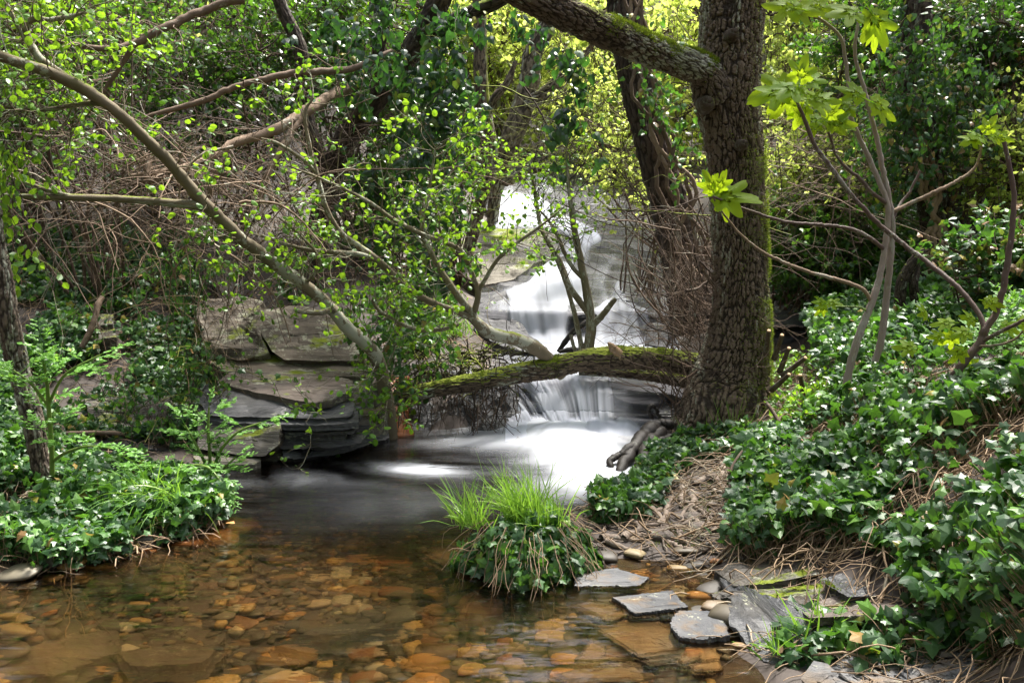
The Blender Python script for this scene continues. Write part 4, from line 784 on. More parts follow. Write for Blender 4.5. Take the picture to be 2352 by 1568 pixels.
# fallen log, second log
LG = 'logs lying across the stream'
log = thing('fallen_log', 'mossy log spanning the stream from the big tree to the leaning tree', 'log', LG)
GP, GR = P4([(872, 924, 6.45, 15), (930, 910, 6.48, 17), (1003, 893, 6.5, 19), (1113, 872, 6.55, 21), (1200, 856, 6.6, 24), (1262, 846, 6.62, 25), (1332, 829, 6.65, 25), (1390, 823, 6.65, 27), (1442, 821, 6.65, 26), (1548, 829, 6.55, 26), (1640, 850, 6.4, 28)])
mb = MB(); gl_p, gl_r, _, _ = barky(mb, GP, GR, 110, 560, .03, .01, 3); mb.build('trunk', M['log'], log)
moss_on(gl_p, gl_r, 22000, lambda u, v: (fbm(u*.012, v*.0, 0, 5) > -.1), up+np.array([0, -.35, 0]), .014, log)
mb = MB(); a = pline([(1425, 820, 6.62, 16), (1412, 805, 6.6, 12), (1403, 793, 6.58, 7), (1396, 787, 6.57, 2)], 12); tubes(mb, a[0], a[1], 12, .5); mb.build('broken_stub', M['cutwood'], log)
log2 = thing('fallen_log', 'thinner log just behind and below the right half of the mossy log', 'log', LG)
GP2, GR2 = P4([(1330, 852, 6.95, 9), (1380, 852, 6.95, 12), (1450, 856, 6.9, 14), (1510, 864, 6.8, 15), (1580, 876, 6.65, 16), (1640, 890, 6.5, 18)])
mb = MB(); p2, r2, _, _ = barky(mb, GP2, GR2, 90, 340, .03, .008, 4); mb.build('trunk', M['log'], log2); moss_on(p2, r2, 5000, lambda u, v: u < 1520, up, .012, log2)

# sapling behind the log
sap = thing('sapling', 'slim lichen spotted forked sapling standing in front of the middle fall', 'tree')
def stem(parent, name, pts, mat, sides=12, n=None, wob=.004):
    P, R = pline(pts, n); k = np.arange(len(P))*.7+len(P); P = P+wob*np.stack([fbm(k, 0, 0, 1), fbm(k, 1, 0, 2), fbm(k, 2, 0, 3)], -1)*np.sin(np.linspace(0, pi, len(P)))[:, None]
    R = R*(1+.12*fbm(k*1.3, 5, 0, 4)); mb = MB(); tubes(mb, P, R, sides, .8); mb.build(name, M[mat], parent); return P, R
SY = 7.15
ss = [stem(sap, 'trunk', [(1349, 845, SY, 15), (1353, 790, SY, 13), (1358, 755, SY, 12), (1355, 718, SY, 10.5), (1343, 645, SY, 9), (1332, 590, SY, 8), (1318, 517, SY, 7), (1308, 440, SY, 5), (1302, 380, SY, 3), (1300, 330, SY, 1.5)], 'lichm'),
      stem(sap, 'limb', [(1353, 722, SY, 8), (1330, 690, SY, 7.5), (1307, 656, SY, 7), (1290, 610, SY+.1, 6.5), (1262, 560, SY+.1, 6), (1241, 517, SY+.2, 5), (1228, 440, SY+.2, 4), (1215, 370, SY+.2, 2)], 'lichm'),
      stem(sap, 'limb', [(1337, 845, SY, 7), (1334, 790, SY, 6.5), (1322, 730, SY-.05, 6), (1312, 690, SY-.05, 5), (1295, 640, SY-.1, 4), (1270, 580, SY-.1, 3), (1250, 545, SY-.1, 2)], 'lichm'),
      stem(sap, 'limb', [(1341, 640, SY, 6), (1320, 620, SY, 5), (1300, 588, SY, 4.5), (1280, 540, SY, 4), (1255, 500, SY, 3), (1225, 470, SY, 1.5)], 'lichm')]
stem(sap, 'broken_stub', [(1356, 752, SY, 8), (1385, 722, SY-.05, 7.5), (1410, 690, SY-.1, 6), (1414, 685, SY-.1, 4)], 'lichm')
stem(sap, 'broken_stub', [(1328, 822, SY-.05, 5), (1316, 790, SY-.05, 4.5), (1311, 768, SY-.05, 3.5)], 'lichm')
def sprays(parent, lines, n, L, leaf, size, per, mat, tmat, rng, lo=.1, sub=3, rnd=None, twr=.0022, grav=.02, side=.9, up=.75, name='foliage', droop=0, flat=1.):
    """side twigs and their leaves along given stems"""
    TWs = []; RR_ = []
    for P, R in lines:
        p, t, k = pick(rng, P[None], n, lo, 1.); d = unit(t*.6+unit(np.cross(t, rdir(rng, n)))*side); TWs.append(walk(rng, p, d, L*rng.uniform(.4, 1.3, n), 7, .22, grav))
    T1 = np.concatenate(TWs); p, t, k = pick(rng, T1, len(T1)*sub, .2, 1.); T2 = walk(rng, p, unit(t*.7+unit(np.cross(t, rdir(rng, len(p))))*.8), L*.45*rng.uniform(.4, 1.3, len(p)), 5, .25, grav)
    mb = MB(); tubes(mb, T1, np.linspace(twr*1.8, twr*.6, 7)[None]*np.ones((len(T1), 1)), 4, rng.uniform(.3, 1, len(T1))); tubes(mb, T2, np.linspace(twr, twr*.4, 5)[None]*np.ones((len(T2), 1)), 3, rng.uniform(.3, 1, len(T2)))
    mb.build('twigs', M[tmat], parent, kind='stuff')
    if per:
        mb = MB(); leafy(mb, leaf, rng, T2, per, size, up=up, rnd=rnd, spread=1.*flat, droop=droop); leafy(mb, leaf, rng, T1, per, size, up=up, rnd=rnd, spread=1.*flat, lo=.6, droop=droop); mb.build(name, M[mat], parent, kind='stuff', smooth=False)
    return T1, T2
sprays(sap, ss[:2], 26, .55, ROUND, .04, 2, 'alder', 'dark', rng, .45, 3, (.7, .2))
sprays(sap, ss[2:], 8, .3, ROUND, .04, 1, 'alder', 'dark', rng, .5, 2, (.6, .2))

# lichen covered limb that rises from the log to the left
arch = thing('arching_branch', 'arching lichen covered branch rising leftwards from the mossy log', 'branch')
AY = 6.4
aa_ = [stem(arch, 'limb', [(1292, 862, 6.7, 13), (1266, 832, 6.64, 15), (1243, 809, 6.58, 16), (1215, 792, 6.5, 16), (1180, 778, 6.45, 15), (1140, 770, 6.4, 14), (1112, 757, 6.35, 15), (1095, 740, 6.3, 12), (1070, 722, 6.3, 9), (1003, 700, 6.2, 8), (926, 656, 6.1, 8), (900, 628, 6.1, 8), (867, 597, 6.0, 7.5), (820, 562, 6.0, 7), (783, 535, 5.95, 6.5), (750, 480, 5.9, 6), (728, 400, 5.9, 5.5), (712, 340, 5.9, 5), (700, 262, 5.9, 4), (720, 225, 5.9, 2)], 'lich', 14),
       stem(arch, 'limb', [(1095, 742, 6.3, 10), (1082, 716, 6.3, 9), (1060, 690, 6.25, 8.5), (1032, 652, 6.2, 8), (1005, 610, 6.2, 7), (985, 570, 6.2, 6.5), (968, 525, 6.2, 5), (985, 440, 6.2, 3.5), (1000, 340, 6.2, 2)], 'lichm', 12),
       stem(arch, 'limb', [(1090, 715, 6.3, 7), (1098, 676, 6.25, 7), (1088, 640, 6.2, 6.5), (1061, 579, 6.1, 6), (1020, 556, 6.05, 5.5), (974, 539, 6.0, 5), (905, 505, 5.9, 4.5), (850, 465, 5.85, 4), (760, 420, 5.8, 3), (660, 380, 5.7, 2)], 'lichm', 12),
       stem(arch, 'limb', [(1097, 672, 6.25, 6), (1115, 640, 6.2, 5), (1142, 597, 6.15, 4.5), (1185, 560, 6.1, 4), (1238, 522, 6.1, 3), (1290, 480, 6.1, 1.5)], 'lichm', 10),
       stem(arch, 'limb', [(1052, 745, 6.3, 5), (1010, 757, 6.2, 5), (960, 757, 6.15, 5), (915, 740, 6.1, 4.5), (870, 712, 6.05, 4), (855, 690, 6.0, 3)], 'lichm', 10),
       stem(arch, 'limb', [(870, 600, 6.0, 6), (830, 585, 5.95, 6), (780, 580, 5.9, 6), (720, 575, 5.85, 5), (660, 562, 5.8, 4), (600, 540, 5.75, 3)], 'lichm', 10),
       stem(arch, 'limb', [(728, 400, 5.9, 4), (700, 370, 5.85, 4), (640, 330, 5.8, 3.5), (600, 318, 5.8, 2)], 'lichm', 8)]
sprays(arch, aa_[:3], 28, .55, ROUND, .042, 3, 'alder', 'lichm', rng, .2, 3, (.45, .25))
sprays(arch, aa_[3:6], 18, .4, ROUND, .042, 3, 'alder', 'lichm', rng, .2, 3, (.45, .25))

# the long leaning tree
lean = thing('leaning_tree', 'long thin leaning tree crossing from the pool edge to the upper left', 'tree')
ll = [stem(lean, 'trunk', [(893, 1010, 6.35, 22), (892, 960, 6.3, 19), (885, 905, 6.25, 17), (876, 855, 6.2, 16), (862, 815, 6.1, 16), (835, 785, 6.05, 15), (800, 755, 6.0, 15), (760, 708, 5.95, 14), (700, 655, 5.9, 14), (640, 612, 5.8, 14), (590, 575, 5.7, 14), (550, 545, 5.6, 13), (505, 500, 5.5, 14), (470, 468, 5.4, 14), (420, 410, 5.3, 13), (378, 362, 5.2, 12.5), (335, 320, 5.1, 12), (290, 275, 5.0, 12), (240, 235, 4.95, 13), (180, 197, 4.9, 14), (100, 162, 4.8, 12), (30, 140, 4.75, 12), (-80, 100, 4.7, 12), (-250, 60, 4.6, 9)], 'lich', 18, 160, .006),
      stem(lean, 'limb', [(215, 222, 4.92, 10), (183, 198, 4.95, 9.5), (110, 150, 5.0, 9), (75, 110, 5.0, 8), (62, 75, 5.0, 7), (66, 52, 5.0, 7), (85, 42, 5.0, 7), (110, 46, 5.0, 6), (150, 40, 5.05, 5), (195, 30, 5.1, 3)], 'lich', 12),
      stem(lean, 'limb', [(80, 125, 5, 6), (48, 70, 5, 5.5), (20, 20, 5, 5), (-20, -60, 5, 4)], 'lich', 10),
      stem(lean, 'limb', [(475, 476, 5.4, 11), (440, 470, 5.35, 10), (390, 466, 5.3, 9), (330, 461, 5.25, 8.5), (250, 456, 5.2, 8), (176, 454, 5.1, 7.5), (100, 452, 5.05, 7), (30, 450, 5.0, 6), (-100, 446, 4.9, 4)], 'lich', 12),
      stem(lean, 'limb', [(245, 240, 4.95, 6), (200, 238, 4.95, 6), (150, 245, 4.95, 5.5), (90, 252, 4.9, 5), (0, 245, 4.85, 4)], 'lich', 10),
      stem(lean, 'limb', [(170, 453, 5.1, 6), (120, 440, 5.05, 5), (60, 420, 5.05, 4), (0, 400, 5, 3)], 'lich', 10),
      stem(lean, 'limb', [(885, 935, 6.25, 9), (860, 945, 6.1, 8), (820, 948, 6.0, 8), (770, 955, 5.9, 7), (725, 970, 5.8, 6), (680, 965, 5.75, 3)], 'lich', 12),
      stem(lean, 'broken_stub', [(762, 712, 5.9, 7), (730, 718, 5.8, 6), (690, 716, 5.75, 5), (684, 714, 5.75, 4)], 'lich', 10),
      stem(lean, 'limb', [(550, 545, 5.6, 5), (510, 545, 5.55, 4.5), (475, 543, 5.5, 3)], 'lich', 8),
      stem(lean, 'limb', [(700, 655, 5.9, 4), (735, 600, 5.8, 3.5), (690, 540, 5.75, 3), (640, 500, 5.7, 2)], 'lichm', 8)]
sprays(lean, [ll[0]], 60, .5, ROUND, .042, 3, 'alder', 'lichm', rng, .03, 3, (.45, .25))
sprays(lean, [ll[1], ll[2], ll[4]], 26, .6, ROUND, .042, 4, 'alder', 'lichm', rng, .1, 3, (.75, .25))
sprays(lean, [ll[6], ll[0]], 12, .4, ROUND, .04, 3, 'alder', 'lichm', rng, .0, 3, (.45, .25))
# leaf sprays gathered round the foot of the leaning tree
mbase = [(spline(at(np.array([880, 890, 885]), np.array([830, 900, 960]), np.array([6.0, 6.0, 6.0])), 20), None)]
sprays(lean, mbase, 9, .35, ROUND, .045, 4, 'alder', 'lichm', rng, 0, 3, (.4, .2))

# dead brown limbs of the tangle at the upper left
dead = thing('dead_bough', 'brown peeling dead bough with drooping dry twigs among the tangle', 'branch')
dd = [stem(dead, 'limb', [(830, 190, 7.8, 12), (770, 215, 7.4, 12), (714, 249, 7.0, 13), (685, 268, 6.9, 13), (659, 286, 6.8, 12), (620, 305, 6.7, 11), (571, 319, 6.6, 10), (531, 332, 6.5, 10), (500, 355, 6.4, 9), (458, 373, 6.3, 8), (420, 386, 6.2, 7.5), (366, 396, 6.1, 7), (300, 405, 6.0, 5)], 'twig', 12, 80, .012),
      stem(dead, 'limb', [(700, 255, 6.95, 10), (670, 300, 6.8, 9), (650, 340, 6.7, 9), (630, 370, 6.65, 8), (612, 410, 6.6, 7.5), (600, 450, 6.6, 6.5), (590, 480, 6.6, 5)], 'twig', 12, 40, .012),
      stem(dead, 'limb', [(530, 335, 6.5, 8), (515, 360, 6.45, 8), (500, 390, 6.4, 8), (488, 420, 6.4, 8), (478, 450, 6.4, 7), (470, 480, 6.4, 5)], 'twig', 12, 40, .012),
      stem(dead, 'limb', [(366, 421, 6.1, 8), (375, 405, 6.1, 8), (345, 415, 6.0, 9), (338, 400, 6.0, 7), (345, 360, 6.05, 6)], 'twig', 10),
      stem(dead, 'limb', [(560, 0, 6.6, 9), (520, 5, 6.55, 9), (476, 22, 6.5, 9), (420, 45, 6.4, 9), (366, 70, 6.3, 9), (311, 99, 6.2, 8), (256, 112, 6.1, 7), (200, 108, 6.0, 6), (146, 96, 6.0, 5), (80, 80, 5.9, 3)], 'brush', 12, 60, .01),
      stem(dead, 'limb', [(311, 99, 6.2, 7), (285, 140, 6.2, 6), (265, 170, 6.2, 5.5), (245, 200, 6.2, 5), (225, 240, 6.2, 3)], 'brush', 10),
      stem(dead, 'limb', [(900, 120, 7.3, 7), (800, 160, 7.1, 7.5), (700, 165, 6.9, 8), (620, 180, 6.8, 8), (540, 200, 6.7, 7), (470, 230, 6.6, 7), (400, 250, 6.5, 6), (330, 270, 6.4, 4)], 'brush', 10, 60, .012)]
sprays(dead, dd[:4], 26, .7, ROUND, .04, 0, 'alder', 'twig', rng, .1, 3, grav=-.12)
sprays(dead, dd[4:], 14, .6, OVAL, .045, 3, 'ever', 'brush', rng, .1, 3, (.6, .2), grav=-.05)

# dry twig tangle in front of the left slope
def tangle(name, lab, poly, Y0, Y1, n, L, mat, rng, curl=.16, grav=-.05, r=.004, cat='brush', dirb=(1, 0, 0), bias=.8, npt=14, sub=1, parent=None, kind=None):
    us = [p[0] for p in poly]; vs = [p[1] for p in poly]; u = rng.uniform(min(us), max(us), n*6); v = rng.uniform(min(vs), max(vs), n*6); k = inpoly(u, v, poly); u, v = u[k][:n], v[k][:n]; n = len(u)
    Yq = rng.uniform(Y0, Y1, n); S = at(u, v, Yq); d = unit(rng.normal(0, 1, (n, 3))*[1, .5, .8]+np.array(dirb)*bias*rng.choice([-1, 1], n)[:, None])
    T1 = walk(rng, S, d, L*rng.uniform(.4, 1.4, n), npt, curl, grav)
    mb = MB(); rr = r*rng.lognormal(0, .45, n)[:, None]*np.linspace(1, .4, npt); tubes(mb, T1, rr, 4, rng.uniform(.1, 1, n))
    if sub:
        p, t, k = pick(rng, T1, n*sub, .1, 1); T2 = walk(rng, p, unit(t*.7+rdir(rng, len(p))*.7), L*.35*rng.uniform(.4, 1.4, len(p)), 7, .25, grav); tubes(mb, T2, r*.45*np.linspace(1, .5, 7)[None]*np.ones((len(p), 1)), 3, rng.uniform(.1, 1, len(p)))
    o = mb.build(name, M[mat], parent, kind=kind); 
    if parent is None: tag(o, lab, cat)
    return T1
tangle('dry_brush', 'tangle of dry brown twigs across the dark slope at left', [(0, 230), (420, 250), (700, 300), (700, 470), (480, 520), (0, 500)], 6.3, 8.2, 200, 1.3, 'brush', rng, .12, -.04, .0032, kind='stuff', sub=3)
tangle('dry_brush', 'paler dead twigs drooping in front of the left slope below the leaning tree', [(60, 330), (640, 330), (640, 520), (520, 600), (100, 520)], 5.7, 6.4, 90, 1.2, 'twig', rng, .13, -.1, .0042, kind='stuff', sub=2)
tangle('dry_brush', 'fine twigs in the dark hollow behind the boulders', [(560, 380), (900, 300), (960, 600), (760, 720), (560, 600)], 6.9, 8.4, 200, 1.0, 'brush', rng, .14, -.05, .0035, kind='stuff', sub=2, dirb=(.2, 0, 1))
# thicket round the big tree's left side
T = tangle('thicket', 'dense thicket of bare suckers on the left flank of the big tree', [(1500, 620), (1620, 560), (1640, 960), (1560, 1000), (1500, 820)], 6.1, 7.2, 340, .55, 'brush', rng, .12, .02, .0035, kind='stuff', sub=3, dirb=(-.55, -.1, .9), bias=1.6)
tangle('thicket', 'bare bramble stems reaching left over the cascades', [(1530, 420), (1640, 420), (1640, 820), (1540, 760)], 6.3, 7.8, 80, .8, 'brush', rng, .12, .0, .003, kind='stuff', sub=3, dirb=(-.8, 0, .5), bias=1.2)
# ------------------------------------------------------------------ other trunks
def tree(name, lab, parts, mat, cat='tree', group=None, plate=.03, depth=.008, seed=0, sides=60):
    t = thing(name, lab, cat, group); L = []
    for i, pts in enumerate(parts):
        P, R = P4(pts); mb = MB(); a, b, _, _ = barky(mb, P, R, sides, max(120, len(pts)*40), plate, depth, seed+i); mb.build('trunk' if i == 0 else 'limb', M[mat], t); L.append((a, b))
    return t, L
rng = np.random.default_rng(23)
dk, dkl = tree('ivy_clad_tree', 'dark leaning tree hung with large ivy leaves left of the gap', [
    [(700, 720, 8.6, 26), (715, 620, 8.5, 26), (735, 520, 8.4, 27), (765, 400, 8.3, 28), (800, 310, 8.2, 28), (850, 240, 8.1, 28), (920, 150, 8.0, 26), (980, 60, 7.9, 25), (1030, -60, 7.8, 24), (1060, -250, 7.8, 18)],
    [(755, 420, 8.3, 18), (720, 330, 8.2, 18), (700, 240, 8.2, 17), (690, 120, 8.1, 16), (640, 0, 8.1, 14), (600, -120, 8.1, 10)],
    [(960, 90, 7.9, 18), (1060, 40, 7.6, 16), (1150, 0, 7.4, 14), (1250, -60, 7.2, 10)],
    [(880, 200, 8.0, 14), (870, 110, 7.9, 14), (900, 0, 7.9, 13), (930, -100, 7.9, 9)]], 'dark', plate=.04, seed=50)
# large ivy leaves hung on it
def hang(parent, lines, n, L, size, mat, per=7, leaf=IVY2, rng=rng, rnd=None, name='ivy', spreadr=.12):
    TWs = []
    for P, R in lines:
        p, t, k = pick(rng, P[None], n, 0, 1.); p = p+rng.normal(0, spreadr, p.shape); TWs.append(walk(rng, p, unit(rng.normal(0, .6, (n, 3))+[0, 0, -.7]), L*rng.uniform(.3, 1.3, n), 7, .25, -.12))
    T1 = np.concatenate(TWs); mb = MB(); tubes(mb, T1, .0028*np.linspace(1, .5, 7)[None]*np.ones((len(T1), 1)), 4, rng.uniform(.3, 1, len(T1))); mb.build('vine', M['dark'], parent, kind='stuff')
    p, t, k = pick(rng, T1, len(T1)*per, .0, 1.); m = len(p); D = unit(rng.normal(0, .55, (m, 3))+[0, 0, -.9]); N = unit(rng.normal(0, .5, (m, 3))+[0, -.75, .55])
    mb = MB(); leaves(mb, leaf, p+rng.normal(0, .03, p.shape), D, N, size*rng.uniform(.55, 1.3, m), rng.uniform(0, 1, m) if rnd is None else np.clip(rng.normal(rnd[0], rnd[1], m), 0, 1)); mb.build(name, M[mat], parent, kind='stuff', smooth=False)
Lp = lambda pts: (spline(uvp(pts), 30), None)
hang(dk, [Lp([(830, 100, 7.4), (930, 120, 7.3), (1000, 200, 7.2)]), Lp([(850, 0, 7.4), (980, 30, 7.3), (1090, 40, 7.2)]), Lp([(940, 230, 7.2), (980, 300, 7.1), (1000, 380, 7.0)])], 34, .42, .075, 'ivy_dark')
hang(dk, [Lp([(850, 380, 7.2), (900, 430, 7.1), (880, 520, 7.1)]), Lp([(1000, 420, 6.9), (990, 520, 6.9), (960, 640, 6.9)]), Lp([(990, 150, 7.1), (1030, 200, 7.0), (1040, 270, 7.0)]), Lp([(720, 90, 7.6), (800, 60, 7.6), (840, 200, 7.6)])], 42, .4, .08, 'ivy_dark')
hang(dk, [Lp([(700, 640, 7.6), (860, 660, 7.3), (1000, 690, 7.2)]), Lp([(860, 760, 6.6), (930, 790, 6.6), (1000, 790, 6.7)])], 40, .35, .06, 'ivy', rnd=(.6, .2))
drape = thing('hanging_ivy', 'curtain of large dark ivy leaves hanging from the mossy limb over the gap', 'ivy')
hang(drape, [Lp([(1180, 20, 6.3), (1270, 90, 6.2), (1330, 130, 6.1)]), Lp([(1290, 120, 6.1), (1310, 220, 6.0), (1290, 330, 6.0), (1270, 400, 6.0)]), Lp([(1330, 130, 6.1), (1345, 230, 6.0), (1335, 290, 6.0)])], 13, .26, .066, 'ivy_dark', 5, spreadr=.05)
tn, tnl = tree('slender_tree', 'slender pale barked tree at the left side of the bright gap', [[(1060, 640, 10.8, 14), (1085, 540, 10.8, 14), (1112, 430, 10.6, 15), (1126, 350, 10.5, 17), (1112, 260, 10.5, 17), (1105, 180, 10.5, 16), (1103, 80, 10.5, 15), (1098, -80, 10.5, 14), (1090, -300, 10.5, 10)], [(1124, 250, 10.5, 9), (1140, 220, 10.4, 9), (1165, 190, 10.4, 8), (1185, 140, 10.4, 5)]], 'bark', plate=.05, depth=.006, seed=60)
tl_, tll = tree('lichened_tree', 'crooked tree white with lichen in the middle of the bright gap', [[(1125, 560, 13.6, 14), (1140, 440, 13.4, 15), (1170, 330, 13.0, 22), (1195, 260, 13.0, 24), (1215, 190, 13.0, 23), (1225, 120, 13, 21), (1260, 50, 13, 18), (1290, -60, 13, 14), (1300, -260, 13, 9)], [(1200, 250, 13, 17), (1250, 215, 12.8, 14), (1310, 160, 12.6, 11), (1380, 90, 12.5, 8)], [(1160, 420, 13, 10), (1200, 400, 12.6, 9), (1250, 385, 12.4, 8), (1300, 380, 12.4, 5)]], 'lich', plate=.07, depth=.02, seed=64)
sg, sgl = tree('ivy_stemmed_tree', 'second rough trunk behind and left of the big tree, wrapped in woody vines', [[(1600, 760, 8.2, 56), (1575, 620, 8.2, 48), (1540, 480, 8.1, 42), (1508, 360, 8.0, 40), (1472, 230, 8.0, 38), (1448, 120, 8.0, 37), (1432, 0, 8.0, 36), (1420, -150, 8, 38), (1400, -500, 8, 26)]], 'dark', plate=.05, depth=.02, seed=70, sides=90)
for k, (a, b) in enumerate([(-20, 10), (12, -6), (34, 22), (-2, 40), (48, -10)]):
    stem(sg, 'vine', [(1600+a*1.5, 700, 7.85, 4), (1572+b*1.3, 560, 7.8, 4.5), (1535+a*1.3, 430, 7.7, 5), (1508+b, 320, 7.65, 4.5), (1472+a, 210, 7.6, 4), (1455+b, 100, 7.6, 4), (1440+a, -40, 7.6, 3.5)], ['brush', 'twig', 'brush'][k % 3], 8, 60, .025)
hang(sg, [Lp([(1400, 60, 7.6), (1480, 180, 7.5), (1540, 300, 7.5)]), Lp([(1540, 60, 7.4), (1580, 200, 7.3), (1590, 400, 7.3)])], 24, .35, .055, 'ivy', rnd=(.75, .2))
ri, ril = tree('ivy_column_tree', 'tall trunk buried in ivy on the right slope', [[(2130, 700, 8.2, 34), (2150, 560, 8.2, 32), (2135, 420, 8.2, 34), (2110, 300, 8.2, 34), (2100, 180, 8.2, 32), (2105, 60, 8.2, 30), (2110, -80, 8.2, 28), (2120, -300, 8.2, 20)]], 'dark', plate=.05, depth=.02, seed=80)
for k, a in enumerate([-22, -8, 8, 24]):
    stem(ri, 'vine', [(2130+a, 700, 7.95, 5), (2150-a, 560, 7.9, 6), (2140+a, 430, 7.9, 6), (2115+a*.5, 330, 7.95, 5), (2100, 200, 7.95, 4)], 'vine', 8, 50, .04)
hang(ri, [Lp([(2060, 30, 8.0), (2080, 200, 7.8), (2090, 330, 7.8), (2150, 420, 7.8)]), Lp([(2140, 20, 7.9), (2150, 180, 7.8), (2160, 330, 7.8)]), Lp([(2000, 180, 8.1), (2060, 300, 8), (2080, 420, 8.)]), Lp([(2190, 60, 7.9), (2220, 200, 7.8), (2210, 330, 7.8)])], 80, .45, .055, 'ivy', 8, rnd=(.5, .3), spreadr=.16)
r2_, r2l = tree('vine_tree', 'short twisted trunk with roots below the ivy column', [[(2068, 760, 6.9, 12), (2066, 700, 6.9, 13), (2075, 640, 6.9, 12), (2105, 590, 6.9, 10), (2140, 560, 7.0, 7)], [(2110, 760, 6.9, 9), (2105, 700, 6.9, 10), (2098, 650, 6.9, 10), (2110, 600, 6.95, 7)]], 'dark', plate=.03, depth=.008, seed=84)
lf, lfl = tree('old_tree', 'rough lichened trunk at the left edge among ivy and parsley', [[(112, 1110, 4.75, 22), (90, 1050, 4.75, 21), (75, 960, 4.75, 22), (45, 850, 4.75, 22), (20, 740, 4.7, 23), (5, 640, 4.7, 22), (-10, 560, 4.7, 20), (-30, 400, 4.65, 18), (-60, 200, 4.6, 15), (-80, -100, 4.6, 12)]], 'limb', plate=.028, depth=.01, seed=88)
hang(lf, [Lp([(0, 420, 4.9), (10, 560, 4.8), (20, 700, 4.8)]), Lp([(-20, 250, 4.9), (0, 350, 4.8), (15, 450, 4.8)])], 22, .25, .055, 'alder', 5, leaf=OVAL, rnd=(.5, .3), spreadr=.05, name='foliage')
# curled black root and roots of the right bank at the foam
cr = thing('curled_root', 'black wet root curling over into the white foam', 'root')
for pts in [[(1475, 1040, 5.75, 13), (1445, 1030, 5.65, 11), (1425, 1045, 5.6, 9), (1405, 1052, 5.55, 8), (1402, 1075, 5.5, 8), (1408, 1092, 5.5, 5)], [(1500, 985, 6.0, 22), (1470, 1010, 5.8, 16), (1445, 1045, 5.6, 15), (1425, 1080, 5.45, 13), (1418, 1105, 5.4, 10)], [(1520, 990, 6, 14), (1490, 1020, 5.75, 15), (1475, 1060, 5.5, 15), (1460, 1100, 5.35, 12)], [(1540, 975, 6.1, 12), (1500, 975, 6.05, 10), (1480, 985, 6, 7)],
            [(1498, 960, 6.3, 5), (1490, 940, 6.3, 5), (1500, 930, 6.3, 5), (1510, 945, 6.3, 4), (1515, 965, 6.3, 4)], [(1590, 1000, 6.0, 10), (1540, 1005, 5.9, 10), (1500, 1020, 5.8, 9)]]:
    P, R = pline(pts, 40); mb = MB(); tubes(mb, P+.01*np.stack([fbm(np.arange(40)*.4, j, 0, 3) for j in range(3)], -1), R*(1+.25*fbm(np.arange(40)*.6, 0, 0, 9)), 12, .5); mb.build('root', M['rootwet'], cr)
# matted roots of the wet bank left of the cascade
rm = thing('root_mat', 'matted dark roots hanging over the black bank left of the lower cascade', 'root')
mb = MB(); n = 260; u = rng.uniform(900, 1190, n); v = rng.uniform(835, 940, n); S = at(u, v, 6.75-.003*(v-850)+rng.uniform(-.15, .05, n)); W = walk(rng, S, unit(rng.normal(0, .35, (n, 3))+[0, -.25, -1]), rng.uniform(.12, .42, n), 9, .3, -.15); tubes(mb, W, rng.lognormal(-5.9, .4, n)[:, None]*np.linspace(1, .5, 9), 4, rng.uniform(0, .7, n)); mb.build('root_hair', M['brush'], rm, kind='stuff')
mb = MB(); n = 220; u = rng.uniform(930, 1190, n); v = rng.uniform(790, 880, n); S = at(u, v, 6.9+rng.uniform(-.2, .2, n)); W = walk(rng, S, unit(rng.normal(0, 1, (n, 3))*[1, 1, .3]), rng.uniform(.15, .5, n), 9, .35, -.08); tubes(mb, W, rng.lognormal(-5.3, .5, n)[:, None]*np.linspace(1, .5, 9), 5, rng.uniform(0, .7, n)); mb.build('root_tangle', M['dark'], rm, kind='stuff')
# sticks
def stick(lab, pts, mat='twig', grp='loose sticks'):
    P, R = pline(pts, 24); mb = MB(); tubes(mb, P, R*(1+.2*fbm(np.arange(24)*.6, pts[0][0], 0, 9)), 8, .5); mb.build('stick', M[mat], label=lab, cat='stick', group=grp)
stick('reddish broken stick leaning on the mossy ledges of the left slope', [(236, 683, 6.7, 7), (225, 700, 6.65, 7), (218, 730, 6.6, 7), (205, 765, 6.55, 7), (188, 798, 6.5, 6)])
stick('pale straight stick lying on the long low wet ledge', [(145, 995, 5.7, 5), (200, 994, 5.7, 5.5), (260, 994, 5.7, 5.5), (287, 997, 5.7, 4)])
stick('grey driftwood branch leaning in the foam of the middle fall', [(1282, 808, 7.9, 5), (1310, 770, 7.9, 7), (1340, 745, 7.9, 8), (1370, 725, 7.95, 6)], 'rootwet')
stick('short black driftwood lump at the lip of the upper pool', [(1285, 808, 7.8, 4), (1310, 803, 7.8, 7), (1340, 806, 7.8, 8)], 'rootwet')
stick('long thin twig arching over the slate heap', [(2335, 1400, 2.55, 4), (2325, 1430, 2.55, 4.5), (2290, 1460, 2.58, 5), (2250, 1490, 2.6, 5), (2190, 1515, 2.63, 4), (2150, 1520, 2.65, 3)])
stick('dark twig standing in the ivy between path and right bank', [(1740, 1195, 3.9, 4), (1700, 1160, 4.1, 4), (1678, 1120, 4.2, 4), (1680, 1075, 4.3, 3.5), (1705, 1035, 4.4, 3)], 'brush')
stick('thin stick bending over the left bank towards the water', [(430, 1180, 4.7, 3.5), (470, 1160, 4.7, 4), (500, 1135, 4.75, 4), (520, 1115, 4.8, 3)])
stick('bent twig rising before the foot of the big tree', [(1860, 1030, 4.9, 6), (1830, 1010, 5.0, 6), (1800, 985, 5.1, 5.5), (1775, 945, 5.2, 5), (1760, 925, 5.25, 4)], 'brush')

